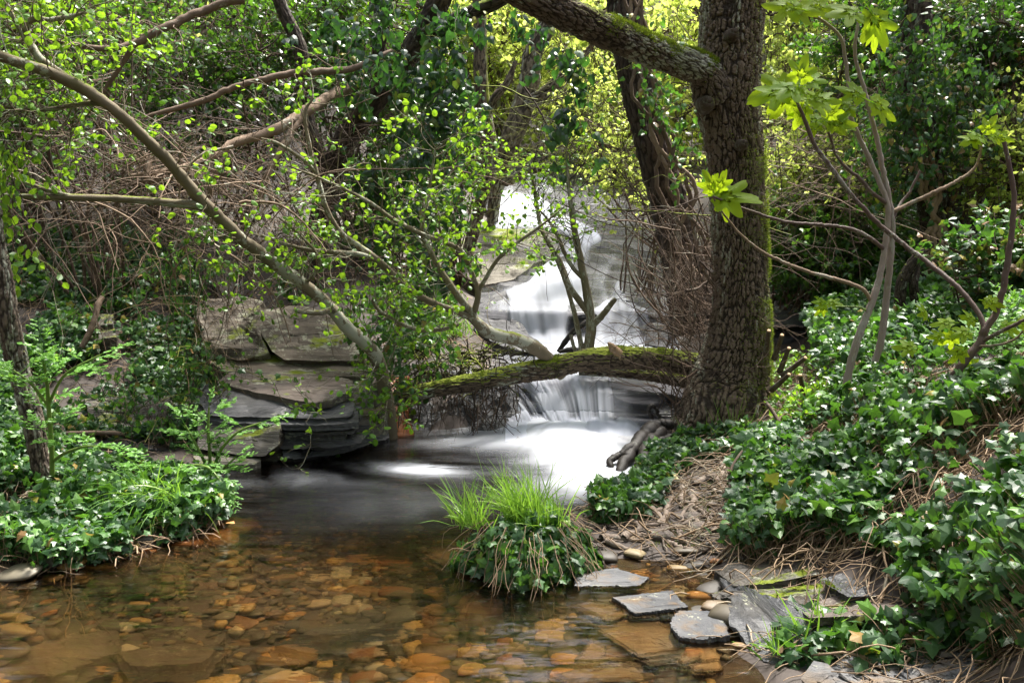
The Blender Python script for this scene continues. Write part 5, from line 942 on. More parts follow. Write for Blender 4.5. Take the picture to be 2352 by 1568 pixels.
# ------------------------------------------------------------------ fig shrub with its large leaves, each leaf by itself
def fig_leaf_mesh(seed):
    r = np.random.default_rng(seed); n = 72; a = np.linspace(-pi*.93, pi*.93, n)  # angle from the tip direction
    lobes = [(0, 1.0, .26), (.85, .82, .24), (-.85, .82, .24), (1.75, .55, .26), (-1.75, .55, .26)]
    rad = np.full(n, .4)
    for c_, l, w in lobes: rad = np.maximum(rad, .3+(l-.3)*np.exp(-((a-c_*(1+r.normal(0, .04)))/w)**2*.5))
    rad = rad*(1+.05*np.sin(a*17+seed)+.03*r.normal(0, 1, n)); x, y = np.sin(a)*rad*.8, np.cos(a)*rad*.8+.25
    rings = []; fr = [.33, .66, 1.]
    for f in fr: rings.append(np.stack([x*f, (y-.25)*f+.25, np.zeros(n)], -1))
    V = np.vstack([[[0, .25, 0]]]+rings); rr = np.hypot(V[:, 0], V[:, 1]-.25); V[:, 2] = -.22*rr**2+.05*np.sin(np.arctan2(V[:, 0], V[:, 1]-.25)*5+seed)*rr-.05*V[:, 0]*r.normal(0, 1)
    F = gridfaces(3, n)+1; tri = np.stack([np.zeros(n-1, int), 1+np.arange(n-1), 2+np.arange(n-1)], -1); b = MB(); b.add(V, F[:, ::-1]); b.f[3].append(tri[:, ::-1])
    tubes(b, np.array([[0, -.25, -.05], [0, 0, .0], [0, .25, 0], [0, .8, -.12]]), np.array([.014, .012, .01, .004]), 5)
    me = b.mesh('fig_leaf'); me.materials.append(M['fig']); return me
FL = [fig_leaf_mesh(k) for k in range(5)]
from mathutils import Matrix
def put_leaf(parent, mesh, u, v, Y, size, ang, tilt=.5, name='leaf', rng=rng, face=.45):
    p = at(u, v, Y); s = size*Y/FP; D = np.array([cos(ang), .35*rng.normal(0, 1), -sin(ang)]); D = D/np.linalg.norm(D)
    N = unit(np.array([rng.normal(0, .3), -.95+rng.normal(0, .2), .6])); X = unit(np.cross(D, N)); Nn = np.cross(X, D)
    m = Matrix(((X[0]*s, D[0]*s, Nn[0]*s, p[0]), (X[1]*s, D[1]*s, Nn[1]*s, p[1]), (X[2]*s, D[2]*s, Nn[2]*s, p[2]), (0, 0, 0, 1)))
    o = place(name, mesh, parent); o.matrix_local = m; return o
fig = thing('fig_shrub', 'young fig with two pale jointed stems and large lobed glowing leaves', 'shrub', 'fig saplings on the right bank')
F1 = 4.9
def st(par, pts, mat='figbark', Y=F1): return stem(par, 'stem', [(u, v, Y+dy, r) for u, v, dy, r in pts], mat, 10, max(16, len(pts)*7), .006)
st(fig, [(1943, 890, .0, 9), (1955, 830, 0, 9), (1968, 785, 0, 9), (1985, 740, 0, 8.5), (2002, 696, 0, 8), (2020, 638, .02, 7.5), (2032, 570, .03, 7), (2039, 510, .03, 6.5), (2036, 462, .03, 6), (2010, 395, .05, 6), (1980, 330, .05, 5.5), (1962, 290, .05, 5), (1951, 262, .05, 5), (1948, 200, .05, 4.5), (1943, 146, .05, 4), (1932, 90, .05, 4), (1905, 60, .0, 3.5), (1870, 38, -.05, 3.5), (1819, 26, -.1, 3)])
st(fig, [(2010, 830, .1, 8), (2024, 780, .1, 8), (2034, 700, .1, 8), (2042, 627, .08, 7.5), (2049, 540, .06, 7.5), (2046, 485, .05, 7), (2032, 410, .05, 6), (2017, 330, .05, 5.5), (2004, 280, .05, 5), (1995, 242, .05, 5), (1980, 190, .05, 4.5), (1966, 140, .05, 4), (1964, 100, .05, 4), (1970, 60, .05, 3.5), (1976, 26, .05, 3)])
st(fig, [(2002, 696, 0, 5), (1992, 676, 0, 4.5), (1980, 663, 0, 4.5), (1950, 650, 0, 4.5), (1921, 641, 0, 4.5), (1870, 628, -.02, 4), (1823, 612, -.04, 4), (1764, 586, -.06, 3.5), (1713, 550, -.1, 3), (1683, 517, -.1, 2.5), (1650, 475, -.1, 2), (1637, 450, -.1, 2)], 'twig')
st(fig, [(2030, 572, .03, 5), (2000, 548, 0, 4.5), (1969, 531, 0, 4.5), (1925, 520, -.02, 4), (1881, 516, -.03, 4), (1830, 512, -.05, 3.5), (1786, 505, -.08, 3.5), (1740, 490, -.1, 3), (1698, 476, -.1, 3), (1639, 452, -.12, 2.5)], 'figdark')
st(fig, [(2040, 470, .03, 5), (2000, 440, .0, 4), (1976, 412, 0, 4), (1940, 380, 0, 3.5), (1920, 355, 0, 3), (1905, 310, 0, 3), (1893, 278, 0, 2.5)], 'figdark')
st(fig, [(2050, 486, .05, 5), (2090, 468, .05, 4.5), (2152, 439, .0, 4.5), (2180, 425, 0, 4), (2207, 410, 0, 4), (2230, 395, 0, 3.5), (2244, 377, 0, 3), (2252, 350, 0, 2.5), (2256, 315, 0, 2.5)], 'twig')
st(fig, [(1992, 715, 0, 3), (1975, 706, -.02, 2.5), (1950, 704, -.05, 2), (1920, 704, -.08, 2), (1900, 698, -.1, 1.5)], 'stem')
st(fig, [(2052, 500, .05, 4), (2070, 465, .1, 3.5), (2090, 440, .1, 3), (2114, 392, .1, 3)], 'figdark')
dfg = thing('fig_shrub', 'dark crooked fig stem rising from the ivy at the right edge, brown tipped', 'shrub', 'fig saplings on the right bank')
D1 = 4.1
st(dfg, [(2060, 985, .5, 11), (2079, 952, .4, 11), (2112, 925, .3, 11), (2145, 905, .2, 10), (2170, 885, .1, 10), (2192, 861, 0, 10), (2225, 817, 0, 10), (2251, 788, 0, 10), (2262, 758, 0, 9), (2275, 738, 0, 8), (2288, 714, 0, 7.5), (2306, 656, 0, 7), (2314, 600, 0, 7), (2321, 553, 0, 6.5), (2328, 480, 0, 6), (2328, 439, 0, 5.5), (2318, 380, 0, 5), (2306, 326, 0, 4.5)], 'figdark', D1)
st(dfg, [(2262, 758, 0, 7), (2245, 715, .05, 6), (2192, 652, .15, 6), (2120, 595, .3, 5.5), (2042, 535, .4, 5.5), (1976, 472, .4, 5), (1920, 400, .4, 5), (1874, 337, .4, 5), (1850, 280, .4, 4.5), (1837, 249, .4, 4), (1828, 225, .4, 3.5), (1822, 200, .4, 3)], 'figdark', D1)
st(dfg, [(2255, 785, 0, 5), (2300, 760, -.1, 4.5), (2352, 736, -.2, 4), (2400, 715, -.3, 3)], 'figdark', D1)
st(dfg, [(2245, 795, 0, 3.5), (2290, 792, -.1, 3), (2330, 780, -.15, 2.5), (2350, 760, -.2, 2)], 'twig', D1)
SPOTS = {1: [(1810, 22, 50, .1), (1822, 30, 50, 2.2), (1838, 20, 55, 3.3), (1795, 28, 55, 2.9), (1975, 26, 60, 3.0), (1985, 10, 55, .3), (1998, 22, 60, 1.2), (1985, 40, 50, 2.4), (2010, 50, 45, 1.4), (1960, 15, 45, 3.6), (1860, 15, 40, .1), (1978, 235, 50, .1), (2000, 232, 50, .5), (1975, 250, 50, 2.2), (1985, 225, 45, 3.6), (2025, 240, 40, .2), (1960, 240, 45, 2.8), (1990, 262, 40, 1.5)],
         2: [(1640, 450, 60, .05), (1636, 446, 50, 3.0), (1640, 445, 40, 4.3), (1634, 455, 60, 2.7), (1645, 452, 45, .5), (1630, 444, 42, 3.6), (1650, 440, 30, 5.0)],
         3: [(1893, 278, 50, .2), (1885, 275, 45, 3.1), (1900, 272, 40, 5.2), (1905, 283, 50, .1), (1885, 284, 40, 2.5), (1912, 280, 45, .35)],
         4: [(2256, 312, 50, 3.1), (2262, 305, 40, 5.3), (2270, 310, 50, .1), (2245, 316, 45, 2.8), (2285, 312, 40, .2)], 5: [(1898, 697, 32, 3.3), (1900, 694, 30, .1), (1896, 702, 28, 2.4)]}
for k, sp in SPOTS.items():
    for u, v, s, a in [q_ for i_, q_ in enumerate(sp) if i_ % 2 == 0 or k > 2]: put_leaf(fig, FL[rng.integers(0, 5)], u, v, F1-.1+rng.normal(0, .04), s*(rng.uniform(1.35, 1.7) if k < 3 else 1.15), a)
for u, v, s, a in [(1825, 200, 80, 3.0), (1830, 195, 75, 2.6), (1835, 190, 70, 5.0), (1848, 196, 70, 5.5), (1840, 215, 75, .3), (1820, 210, 70, 2.2), (1862, 228, 60, .1), (1812, 205, 85, 2.85), (1850, 240, 55, 1.9),
                   (2240, 735, 45, 3.4), (2230, 760, 45, 2.9), (2200, 770, 45, 2.6), (2260, 690, 40, .3), (2190, 740, 40, 3.0), (2300, 745, 45, .4), (2340, 740, 50, .2), (2215, 800, 40, 2.4), (2170, 775, 38, 3.2), (2250, 830, 42, 2.2), (2105, 800, 45, 3.2), (2130, 730, 38, 4.0)]:
    put_leaf(dfg, FL[rng.integers(0, 5)], u, v, D1+(.4 if u < 1900 else 0)+rng.normal(0, .05), s*rng.uniform(.95, 1.25), a)

# ------------------------------------------------------------------ ivy carpets
def carpet(lab, poly, xr, yr, n, size, seed, name='ivy_patch', leaf=IVY, mat='ivy', lift=.1, stems=400, smat='vine', view=(0, -.5, .8), nobj=0, rnd=None, cat='ivy', clump=-.25, grp='ivy carpets on the banks', droop=.2, stemL=.5, sz_sp=.3):
    rng = np.random.default_rng(seed); t = thing(name, lab, cat, grp); m = int(n*1)
    x = np.zeros(0); y = np.zeros(0); z = np.zeros(0)
    for _ in range(14):
        a, b = rng.uniform(*xr, m), rng.uniform(*yr, m); zz = H(a, b); u, v = proj(np.stack([a, b, zz+lift*.5], -1)); nn = fbm(a*2.2, b*2.2, 0, seed+5, 3)
        k = inpoly(u, v, poly) & (nn+rng.normal(0, .12, m) > clump) & (zz > -.03)
        x = np.r_[x, a[k]]; y = np.r_[y, b[k]]; z = np.r_[z, zz[k]]
        if len(x) >= n: break
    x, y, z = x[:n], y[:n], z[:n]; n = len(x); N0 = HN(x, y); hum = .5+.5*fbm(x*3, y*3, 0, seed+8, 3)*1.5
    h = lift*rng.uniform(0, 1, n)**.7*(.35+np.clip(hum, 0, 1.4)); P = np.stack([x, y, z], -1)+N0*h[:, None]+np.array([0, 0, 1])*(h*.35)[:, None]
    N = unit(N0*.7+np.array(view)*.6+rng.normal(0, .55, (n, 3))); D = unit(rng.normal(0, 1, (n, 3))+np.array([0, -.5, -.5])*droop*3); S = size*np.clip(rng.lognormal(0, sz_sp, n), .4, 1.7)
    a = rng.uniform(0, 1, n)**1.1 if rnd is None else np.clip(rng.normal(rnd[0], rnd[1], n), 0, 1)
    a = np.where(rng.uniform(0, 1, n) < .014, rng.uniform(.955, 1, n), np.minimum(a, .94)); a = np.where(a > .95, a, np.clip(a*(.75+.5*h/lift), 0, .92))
    ordr = np.zeros(0, int)
    if nobj:
        dist = np.linalg.norm(P-C0, axis=1); uu, vv = proj(P); vis = (uu > -20) & (uu < 2372) & (vv < 1580) & (h > lift*.3); score = np.where(vis, S/dist, 0); ordr = np.argsort(-score)[:nobj]
    rest = np.ones(n, bool); rest[ordr] = False
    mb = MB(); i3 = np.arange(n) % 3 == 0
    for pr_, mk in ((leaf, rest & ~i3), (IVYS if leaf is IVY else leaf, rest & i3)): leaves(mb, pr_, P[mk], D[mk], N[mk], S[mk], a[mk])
    nd_ = n//14; jd = rng.integers(0, n, nd_); Pd = np.stack([x[jd], y[jd], z[jd]+.02+.5*lift*rng.uniform(0, 1, nd_)**2], -1)
    lt = MB(); leaves(lt, OVAL, Pd, rdir(rng, nd_), unit(rng.normal(0, .5, (nd_, 3))+[0, -.2, 1]), size*.8*rng.uniform(.6, 1.2, nd_), rng.uniform(0, 1, nd_)); lt.build('dead_leaves', M['litter'], t, kind='stuff', smooth=False); mb.build('foliage', M[mat], t, kind='stuff', smooth=False)
    if nobj:
        b = MB(); b.add(IVY[0], IVY[1]); me = b.mesh('ivy_leaf', False); me.materials.append(M['ivy_near'])
        b = MB(); b.add(IVY2[0], IVY2[1]); me2 = b.mesh('ivy_leaf', False); me2.materials.append(M['ivy_near'])
        b = MB(); b.add(IVYS[0]*[1.05, 1, 1], IVYS[1]); me3 = b.mesh('ivy_leaf', False); me3.materials.append(M['ivy_near'])
        for i in ordr:
            Dn = D[i]; X = unit(np.cross(Dn, N[i])); Nn = np.cross(X, Dn); s = S[i]; p = P[i]
            o = place('leaf', (me, me2, me3)[i % 3], t); o.matrix_local = Matrix(((X[0]*s, Dn[0]*s, Nn[0]*s, p[0]), (X[1]*s, Dn[1]*s, Nn[1]*s, p[1]), (X[2]*s, Dn[2]*s, Nn[2]*s, p[2]), (0, 0, 0, 1)))
    if stems:
        i = rng.integers(0, n, stems); S0 = np.stack([x[i], y[i], z[i]], -1); npt = 12; W = walk(rng, S0, np.c_[rng.normal(0, 1, (stems, 2)), np.zeros(stems)], stemL*rng.uniform(.3, 1.5, stems), npt, .3)
        hh = H(W[..., 0], W[..., 1]); W[..., 2] = hh+.01+lift*.75*rng.uniform(0, 1, (stems, 1))*(.5+.5*np.sin(np.linspace(0, 9, npt)[None]+rng.uniform(0, 6, (stems, 1))))
        mb = MB(); tubes(mb, W, rng.lognormal(-6.15, .35, stems)[:, None]*np.ones((1, npt)), 4, rng.uniform(.2, 1, stems))
        j = rng.choice(n, min(n, stems*5), replace=False); Q0 = P[j]+(D[j]*0); Q1 = np.stack([x[j], y[j], z[j]], -1)+rng.normal(0, .02, (len(j), 3)); tt_ = np.linspace(0, 1, 4)[None, :, None]; Wp = Q1[:, None]*(1-tt_)+Q0[:, None]*tt_+np.array([0, 0, .012])*np.sin(pi*tt_); tubes(mb, Wp, np.full((len(j), 4), .0012), 3, rng.uniform(.4, 1, len(j)))
        mb.build('vines', M[smat], t, kind='stuff')
    return t
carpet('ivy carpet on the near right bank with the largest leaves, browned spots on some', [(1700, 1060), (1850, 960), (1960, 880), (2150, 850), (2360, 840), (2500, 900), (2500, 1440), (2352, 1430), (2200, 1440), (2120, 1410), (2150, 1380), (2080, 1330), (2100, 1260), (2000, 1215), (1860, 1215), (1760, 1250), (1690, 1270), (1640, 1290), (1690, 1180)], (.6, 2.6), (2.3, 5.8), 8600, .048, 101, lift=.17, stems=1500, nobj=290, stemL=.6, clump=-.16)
carpet('low ivy over the ledges in the lower right corner', [(1780, 1440), (1850, 1400), (2000, 1420), (2150, 1400), (2360, 1380), (2400, 1500), (2150, 1490), (2050, 1520), (1900, 1510), (1790, 1500)], (.6, 2.2), (2.4, 3.6), 420, .05, 102, lift=.09, stems=110)
carpet('ivy edging the root path in front of the big tree', [(1390, 1130), (1450, 1060), (1560, 1000), (1650, 985), (1800, 990), (1830, 1010), (1700, 1030), (1600, 1050), (1560, 1080), (1530, 1130), (1480, 1170), (1340, 1190)], (.3, 2.4), (4.2, 6.6), 3000, .042, 103, lift=.12, stems=200)
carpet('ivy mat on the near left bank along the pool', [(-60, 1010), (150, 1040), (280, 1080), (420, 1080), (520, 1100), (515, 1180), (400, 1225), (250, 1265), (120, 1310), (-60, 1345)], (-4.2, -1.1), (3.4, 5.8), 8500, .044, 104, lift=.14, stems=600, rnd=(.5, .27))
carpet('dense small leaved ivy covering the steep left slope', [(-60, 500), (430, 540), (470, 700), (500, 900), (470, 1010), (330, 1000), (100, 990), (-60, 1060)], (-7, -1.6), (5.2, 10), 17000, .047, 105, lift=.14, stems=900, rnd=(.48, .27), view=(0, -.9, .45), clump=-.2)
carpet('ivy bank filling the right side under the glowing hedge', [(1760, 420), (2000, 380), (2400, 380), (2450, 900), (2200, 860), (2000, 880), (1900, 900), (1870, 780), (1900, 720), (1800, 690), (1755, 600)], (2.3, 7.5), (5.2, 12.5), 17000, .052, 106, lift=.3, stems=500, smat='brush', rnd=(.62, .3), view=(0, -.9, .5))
carpet('trailing ivy on the rocks right of the middle pool', [(900, 700), (1000, 700), (1050, 750), (1000, 790), (930, 800)], (-1.6, .1), (6.4, 9.5), 900, .045, 107, lift=.15, stems=150, rnd=(.6, .25))
carpet('pale seedlings and trailing leaves between the cut stubs and the right bank', [(1770, 830), (1880, 830), (1960, 880), (1900, 960), (1830, 1010), (1770, 960)], (1.6, 3.4), (4.6, 7.6), 900, .034, 108, leaf=ROUND, mat='alder', lift=.14, stems=160, rnd=(.6, .25), name='seedlings', cat='seedlings')
# hanging ivy in front of the hollow and over the outcrop
hv = thing('hanging_ivy', 'thin bare vines with small ivy leaves hanging over the left edge of the boulders', 'ivy')
hang(hv, [Lp([(380, 600, 6.4), (450, 600, 6.5), (480, 620, 6.5)]), Lp([(400, 760, 6.1), (450, 800, 6.1), (490, 860, 6.05)]), Lp([(250, 900, 5.8), (360, 930, 5.8), (440, 960, 5.8)])], 60, .55, .042, 'ivy', 5, leaf=IVY, rnd=(.5, .25), spreadr=.08)
tangle('hanging_vine', 'pale vines looping down beside the grey boulders', [(400, 640), (490, 640), (500, 860), (420, 860)], 6.0, 6.4, 40, .8, 'vine', rng, .14, -.15, .0022, cat='vine', dirb=(0, 0, 1), bias=1.2, kind='stuff')

# ivy clump island with grass
def clump_island():
    rng = np.random.default_rng(120); t = thing('ivy_clump', 'rounded clump of ivy and bright grass standing in the shallows', 'plant')
    c = atz(1210, 1300, 0); n = 5200; d = rdir(rng, n); d[:, 2] = np.abs(d[:, 2]); rad = np.array([.3, .26, .27]); P = c+d*rad*(.72+.3*rng.uniform(0, 1, n)+.55*fbm(d[:, 0]*2, d[:, 1]*2, d[:, 2]*2, 3))[:, None]; cc = np.array([[0, 0, 0], [-.17, .03, -.06], [.16, .05, -.04], [.02, -.12, -.08], [.3, .12, -.1]]); rs = np.array([.95, .62, .68, .68, .42]); li = rng.integers(0, 5, n); P = c+cc[li]+(P-c)*rs[li][:, None]
    P = P[(P[:, 2] > .0)]; n = len(P); dn = unit((P-c)/rad)
    mb = MB(); leaves(mb, IVY, P, unit(rng.normal(0, .7, (n, 3))+[0, 0, -.7]), unit(dn+rng.normal(0, .4, (n, 3))+[0, -.2, .4]), .046*rng.uniform(.6, 1.3, n), np.clip(rng.normal(.58, .27, n), 0, .94)); mb.build('foliage', M['ivy'], t, kind='stuff', smooth=False)
    m = 110; a = rng.uniform(0, 2*pi, m); S0 = c+np.c_[np.cos(a)*.2, np.sin(a)*.18, rng.uniform(.08, .26, m)]; W = walk(rng, S0, np.c_[np.cos(a), np.sin(a), -rng.uniform(.3, 1.2, m)], rng.uniform(.15, .38, m), 9, .2, -.18); mb = MB(); tubes(mb, W, np.full((m, 9), .0015), 4, rng.uniform(.2, 1, m)); mb.build('vines', M['vine'], t, kind='stuff')
    V, F, tri = stone_mesh(7, 20, 10); b = MB(); b.add(V*[.19, .16, .15]+c+[0, 0, -.03], F); b.f[3].append(tri); b.build('root_ball', M['soil'], t)
    return t
def grass(name, lab, u, v, Y, n, L, spread, seed, lean=(0, 0, 1), cat='grass', parent=None, w=.0035, z=None, droop=-.1, rnd=(.5, .25), seedh=0):
    rng = np.random.default_rng(seed); c = at(u, v, Y); 
    if z is not None: c[2] = z
    S0 = c+rng.normal(0, 1, (n, 3))*[spread, spread*.7, .01]; D = unit(rng.normal(0, .35, (n, 3))+np.array(lean)); nn = 8
    W = walk(rng, S0, D, L*rng.uniform(.45, 1.25, n), nn, .05, droop); sd = unit(np.cross(W[:, -1]-W[:, 0], rdir(rng, n))); ww = w*rng.uniform(.6, 1.3, n)[:, None]*np.array([.7, 1, 1, .95, .85, .65, .4, .05])
    Lf = W-sd[:, None]*ww[..., None]; Rt = W+sd[:, None]*ww[..., None]; V = np.stack([Lf, Rt], 2).reshape(-1, 3); F = gridfaces(nn, 2); F = (F[None]+np.arange(n)[:, None, None]*nn*2).reshape(-1, 4)
    mb = MB(); mb.add(V, F, np.repeat(np.clip(rng.normal(rnd[0], rnd[1], n), 0, 1), nn*2)); o = mb.build(name, M['grass'], parent, kind='stuff')
    if parent is None: tag(o, lab, cat)
    return o
isl = clump_island()
c_ = atz(1210, 1300, 0)
for du, dy, n, L, s, k in [(0, .05, 260, .27, .06, 1), (-150, .0, 110, .2, .045, 2), (60, .0, 60, .16, .05, 3)]:
    p = c_+np.array([du*.0017, dy, .2]); u, v = proj(p); grass('grass_blades', None, float(u), float(v), p[1], n, L*1.1, s, 130+k, (-.2, 0, .9), parent=isl, rnd=(.75, .2), droop=-.1, w=.0026)
grass('grass_tuft', 'arching pale grass tuft overhanging the left bank waterline', 370, 1165, 4.35, 260, .33, .07, 140, (-.1, -.6, .8), droop=-.22, w=.003, rnd=(.4, .25))
grass('grass_tuft', 'thin upright grass at the foot of the big tree', 1680, 1005, 5.85, 70, .28, .1, 141, (.05, -.1, 1), droop=-.05, w=.0025)
grass('grass_tuft', 'small grass tuft on the black rock foot at lower right', 1880, 1470, 2.95, 45, .2, .05, 142, (-.15, -.1, 1), droop=-.09, w=.0035)
grass('grass_tuft', 'few grass blades at the water edge below the ledge', 1765, 1490, 2.85, 22, .13, .04, 143, (-.2, -.1, 1), droop=-.07, w=.003)
grass('grass_tuft', 'tall thin grass standing under the moss beside the arching branch', 1040, 770, 7.2, 120, .25, .1, 144, (0, 0, 1), droop=-.08, w=.003)

# parsley-like ferny plants
def parsley(lab, stems, seed, size=1.):
    rng = np.random.default_rng(seed); t = thing('wild_parsley', lab, 'plant', 'ferny wild parsley plants by the left bank')
    for pts in stems:
        P, R = pline(pts, 24); mb = MB(); tubes(mb, P, np.maximum(R, .0015), 7, .6); mb.build('stem', M['stem'], t)
        # fronds off the stem: bipinnate
        for k in range(7):
            f = .35+.65*k/6; i = min(23, int(f*23)); T = unit(P[min(i+1, 23)]-P[max(i-1, 0)]); sgn = 1 if k % 2 else -1
            D = unit(T*.6+np.array([sgn*.9, rng.normal(0, .4), .2])) if k < 6 else T
            L = size*rng.uniform(.1, .2); ax = walk(rng, P[i:i+1], D[None], [L], 9, .06, -.05)[0]; mb = MB(); tubes(mb, ax, np.linspace(.0018, .0008, 9), 4, .5)
            lp_, ld, ls = [], [], []
            for j in range(2, 9):
                for s2 in (-1, 1):
                    side = unit(np.cross(unit(ax[8]-ax[0]), [0, 0, 1]))*s2; d2 = unit(side+unit(ax[8]-ax[0])*rng.uniform(.3, 1.)+rng.normal(0, .2, 3)); l2 = L*.42*(1-abs(j-3)/8)*rng.uniform(.6, 1.1)
                    for q_ in range(4):
                        pp = ax[j]+d2*l2*(q_+1)/4
                        for s3 in (-1, 0, 1): lp_.append(pp); ld.append(unit(d2+s3*.9*unit(np.cross(d2, [0, 0, 1])))); ls.append(l2*.3)
            lp_, ld, ls = np.array(lp_), np.array(ld), np.array(ls); m = len(lp_); leaves(mb, LANCE if 0 else OVAL, lp_, ld+rng.normal(0, .1, (m, 3)), unit(rng.normal(0, .25, (m, 3))+[0, -.35, .9]), ls*rng.uniform(.8, 1.3, m), np.clip(rng.normal(.5, .25, m), 0, 1)); mb.build('frond', M['fern'], t, smooth=False)
    return t
parsley('ferny plant with a reddish stalk rising at the left edge', [[(120, 1090, 4.5, 6), (118, 1020, 4.48, 5.5), (112, 940, 4.45, 5), (108, 880, 4.42, 4), (100, 830, 4.4, 3)], [(120, 1060, 4.5, 4), (150, 1040, 4.45, 4), (200, 1025, 4.4, 3), (260, 1030, 4.35, 2)], [(110, 930, 4.45, 4), (70, 880, 4.4, 3), (30, 850, 4.35, 2)], [(110, 930, 4.45, 4), (150, 860, 4.4, 3), (230, 815, 4.4, 2)]], 150, 1.15)
parsley('bright ferny plant standing against the dark wet rock', [[(480, 1110, 4.95, 5), (482, 1050, 4.95, 4), (478, 990, 4.95, 3.5), (480, 935, 4.95, 2)], [(485, 1090, 4.95, 4), (510, 1030, 4.92, 3.5), (550, 990, 4.9, 3), (600, 970, 4.9, 2)], [(478, 1080, 4.95, 4), (455, 1030, 4.92, 3), (425, 975, 4.9, 2)], [(490, 1100, 4.95, 3), (520, 1070, 4.9, 2.5), (540, 1050, 4.9, 2)]], 151, 1.0)
parsley('low ferny plant drooping over the tip of the left bank', [[(420, 1100, 4.7, 4), (440, 1070, 4.7, 3.5), (480, 1075, 4.65, 3), (510, 1110, 4.6, 2)], [(440, 1110, 4.7, 3), (470, 1120, 4.65, 3), (500, 1150, 4.6, 2)], [(400, 1110, 4.7, 3), (370, 1080, 4.65, 2.5), (330, 1070, 4.6, 2)]], 152, .9)
parsley('ferny plant at the far right above the ivy bank', [[(2330, 850, 4.6, 4), (2325, 800, 4.6, 3), (2320, 760, 4.6, 2)], [(2350, 850, 4.5, 4), (2370, 790, 4.5, 3), (2340, 740, 4.5, 2)], [(2300, 840, 4.7, 3), (2290, 790, 4.7, 3), (2260, 770, 4.7, 2)], [(2360, 830, 4.5, 3), (2330, 790, 4.45, 3), (2300, 810, 4.4, 2)]], 153, 1.3)

# ------------------------------------------------------------------ shrubs and trees that close the view
rng = np.random.default_rng(200)
def bush(lab, u, v, Y, rad, n, leaf, size, per, mat, bmat='brush', name='shrub', cat='shrub', group='shrubs closing the view', tw=.4, rnd=None, thin=0., seed=None, droop=0., up=.7, twr=.003):
    r = np.random.default_rng(seed if seed is not None else int(u*7+v*3+Y*100) % 99991); c = at(u, v, Y); t = thing(name, lab, cat, group); gx, gy = c[0]+r.normal(0, .2)+(1.0 if 1300 < u < 1500 else 0), c[1]+.3; gz = float(H(gx, gy))
    b = np.array([[gx, gy, gz-.05], [gx+.15, gy+.1, gz-.05], [gx-.15, gy, gz-.05]])
    crown(r, c, np.array(rad, float), n, b, leaf, size, per, mat, bmat, t, tw, 14, rnd, droop, .1, twr, 'foliage', up, thin); return t
SB = [('dark evergreen shrub mass in the top left corner', 60, 60, 8.6, (1.5, .9, 1.1), 520, OVAL, .055, 9, 'ever', (.72, .2)),
      ('sunlit spring green shrub at the far top left', 120, 20, 7.2, (1.2, .7, .6), 200, ROUND, .05, 7, 'alder', (.85, .2)),
      ('evergreen shrub above the dry brush, upper left', 330, 130, 9.0, (1.7, .9, 1.2), 700, OVAL, .055, 9, 'ever', (.7, .25)),
      ('evergreen shrub behind the arching bough', 560, 170, 8.8, (1.4, .8, 1.1), 560, OVAL, .055, 9, 'ever', (.4, .25)),
      ('dark evergreen shrub top centre left', 760, 60, 9.2, (1.3, .8, 1.1), 560, OVAL, .055, 9, 'ever', (.35, .2)),
      ('shrub with grey green leaves at the left edge', 20, 300, 7.6, (.9, .6, .9), 240, OVAL, .055, 8, 'ever', (.6, .25)),
      ('sparse evergreen shrub among the dry brush', 330, 400, 9.2, (1.9, .7, .9), 330, OVAL, .05, 7, 'ever', (.25, .2)),
      ('leafy shrub behind the dark leaning tree', 900, 350, 9.2, (1.0, .8, 1.3), 520, OVAL, .055, 9, 'ever', (.6, .25)),
      ('leafy shrub filling the slope above the pale slab', 890, 520, 9.4, (.6, .7, 1.0), 300, ROUND, .05, 8, 'alder', (.4, .25)),
      ('low shrub right of the dark hollow', 960, 690, 8.0, (.5, .4, .35), 130, ROUND, .05, 7, 'alder', (.35, .2)),
      ('shrub with fresh leaves overhanging the pale slab', 1060, 380, 9.6, (.4, .5, .8), 150, ROUND, .05, 7, 'alder', (.6, .2))]
for lab, u, v, Y, rad, n, lf_, sz, per, mt, rd in SB: bush(lab, u, v, Y, rad, n, lf_, sz, per, mt, rnd=rd)
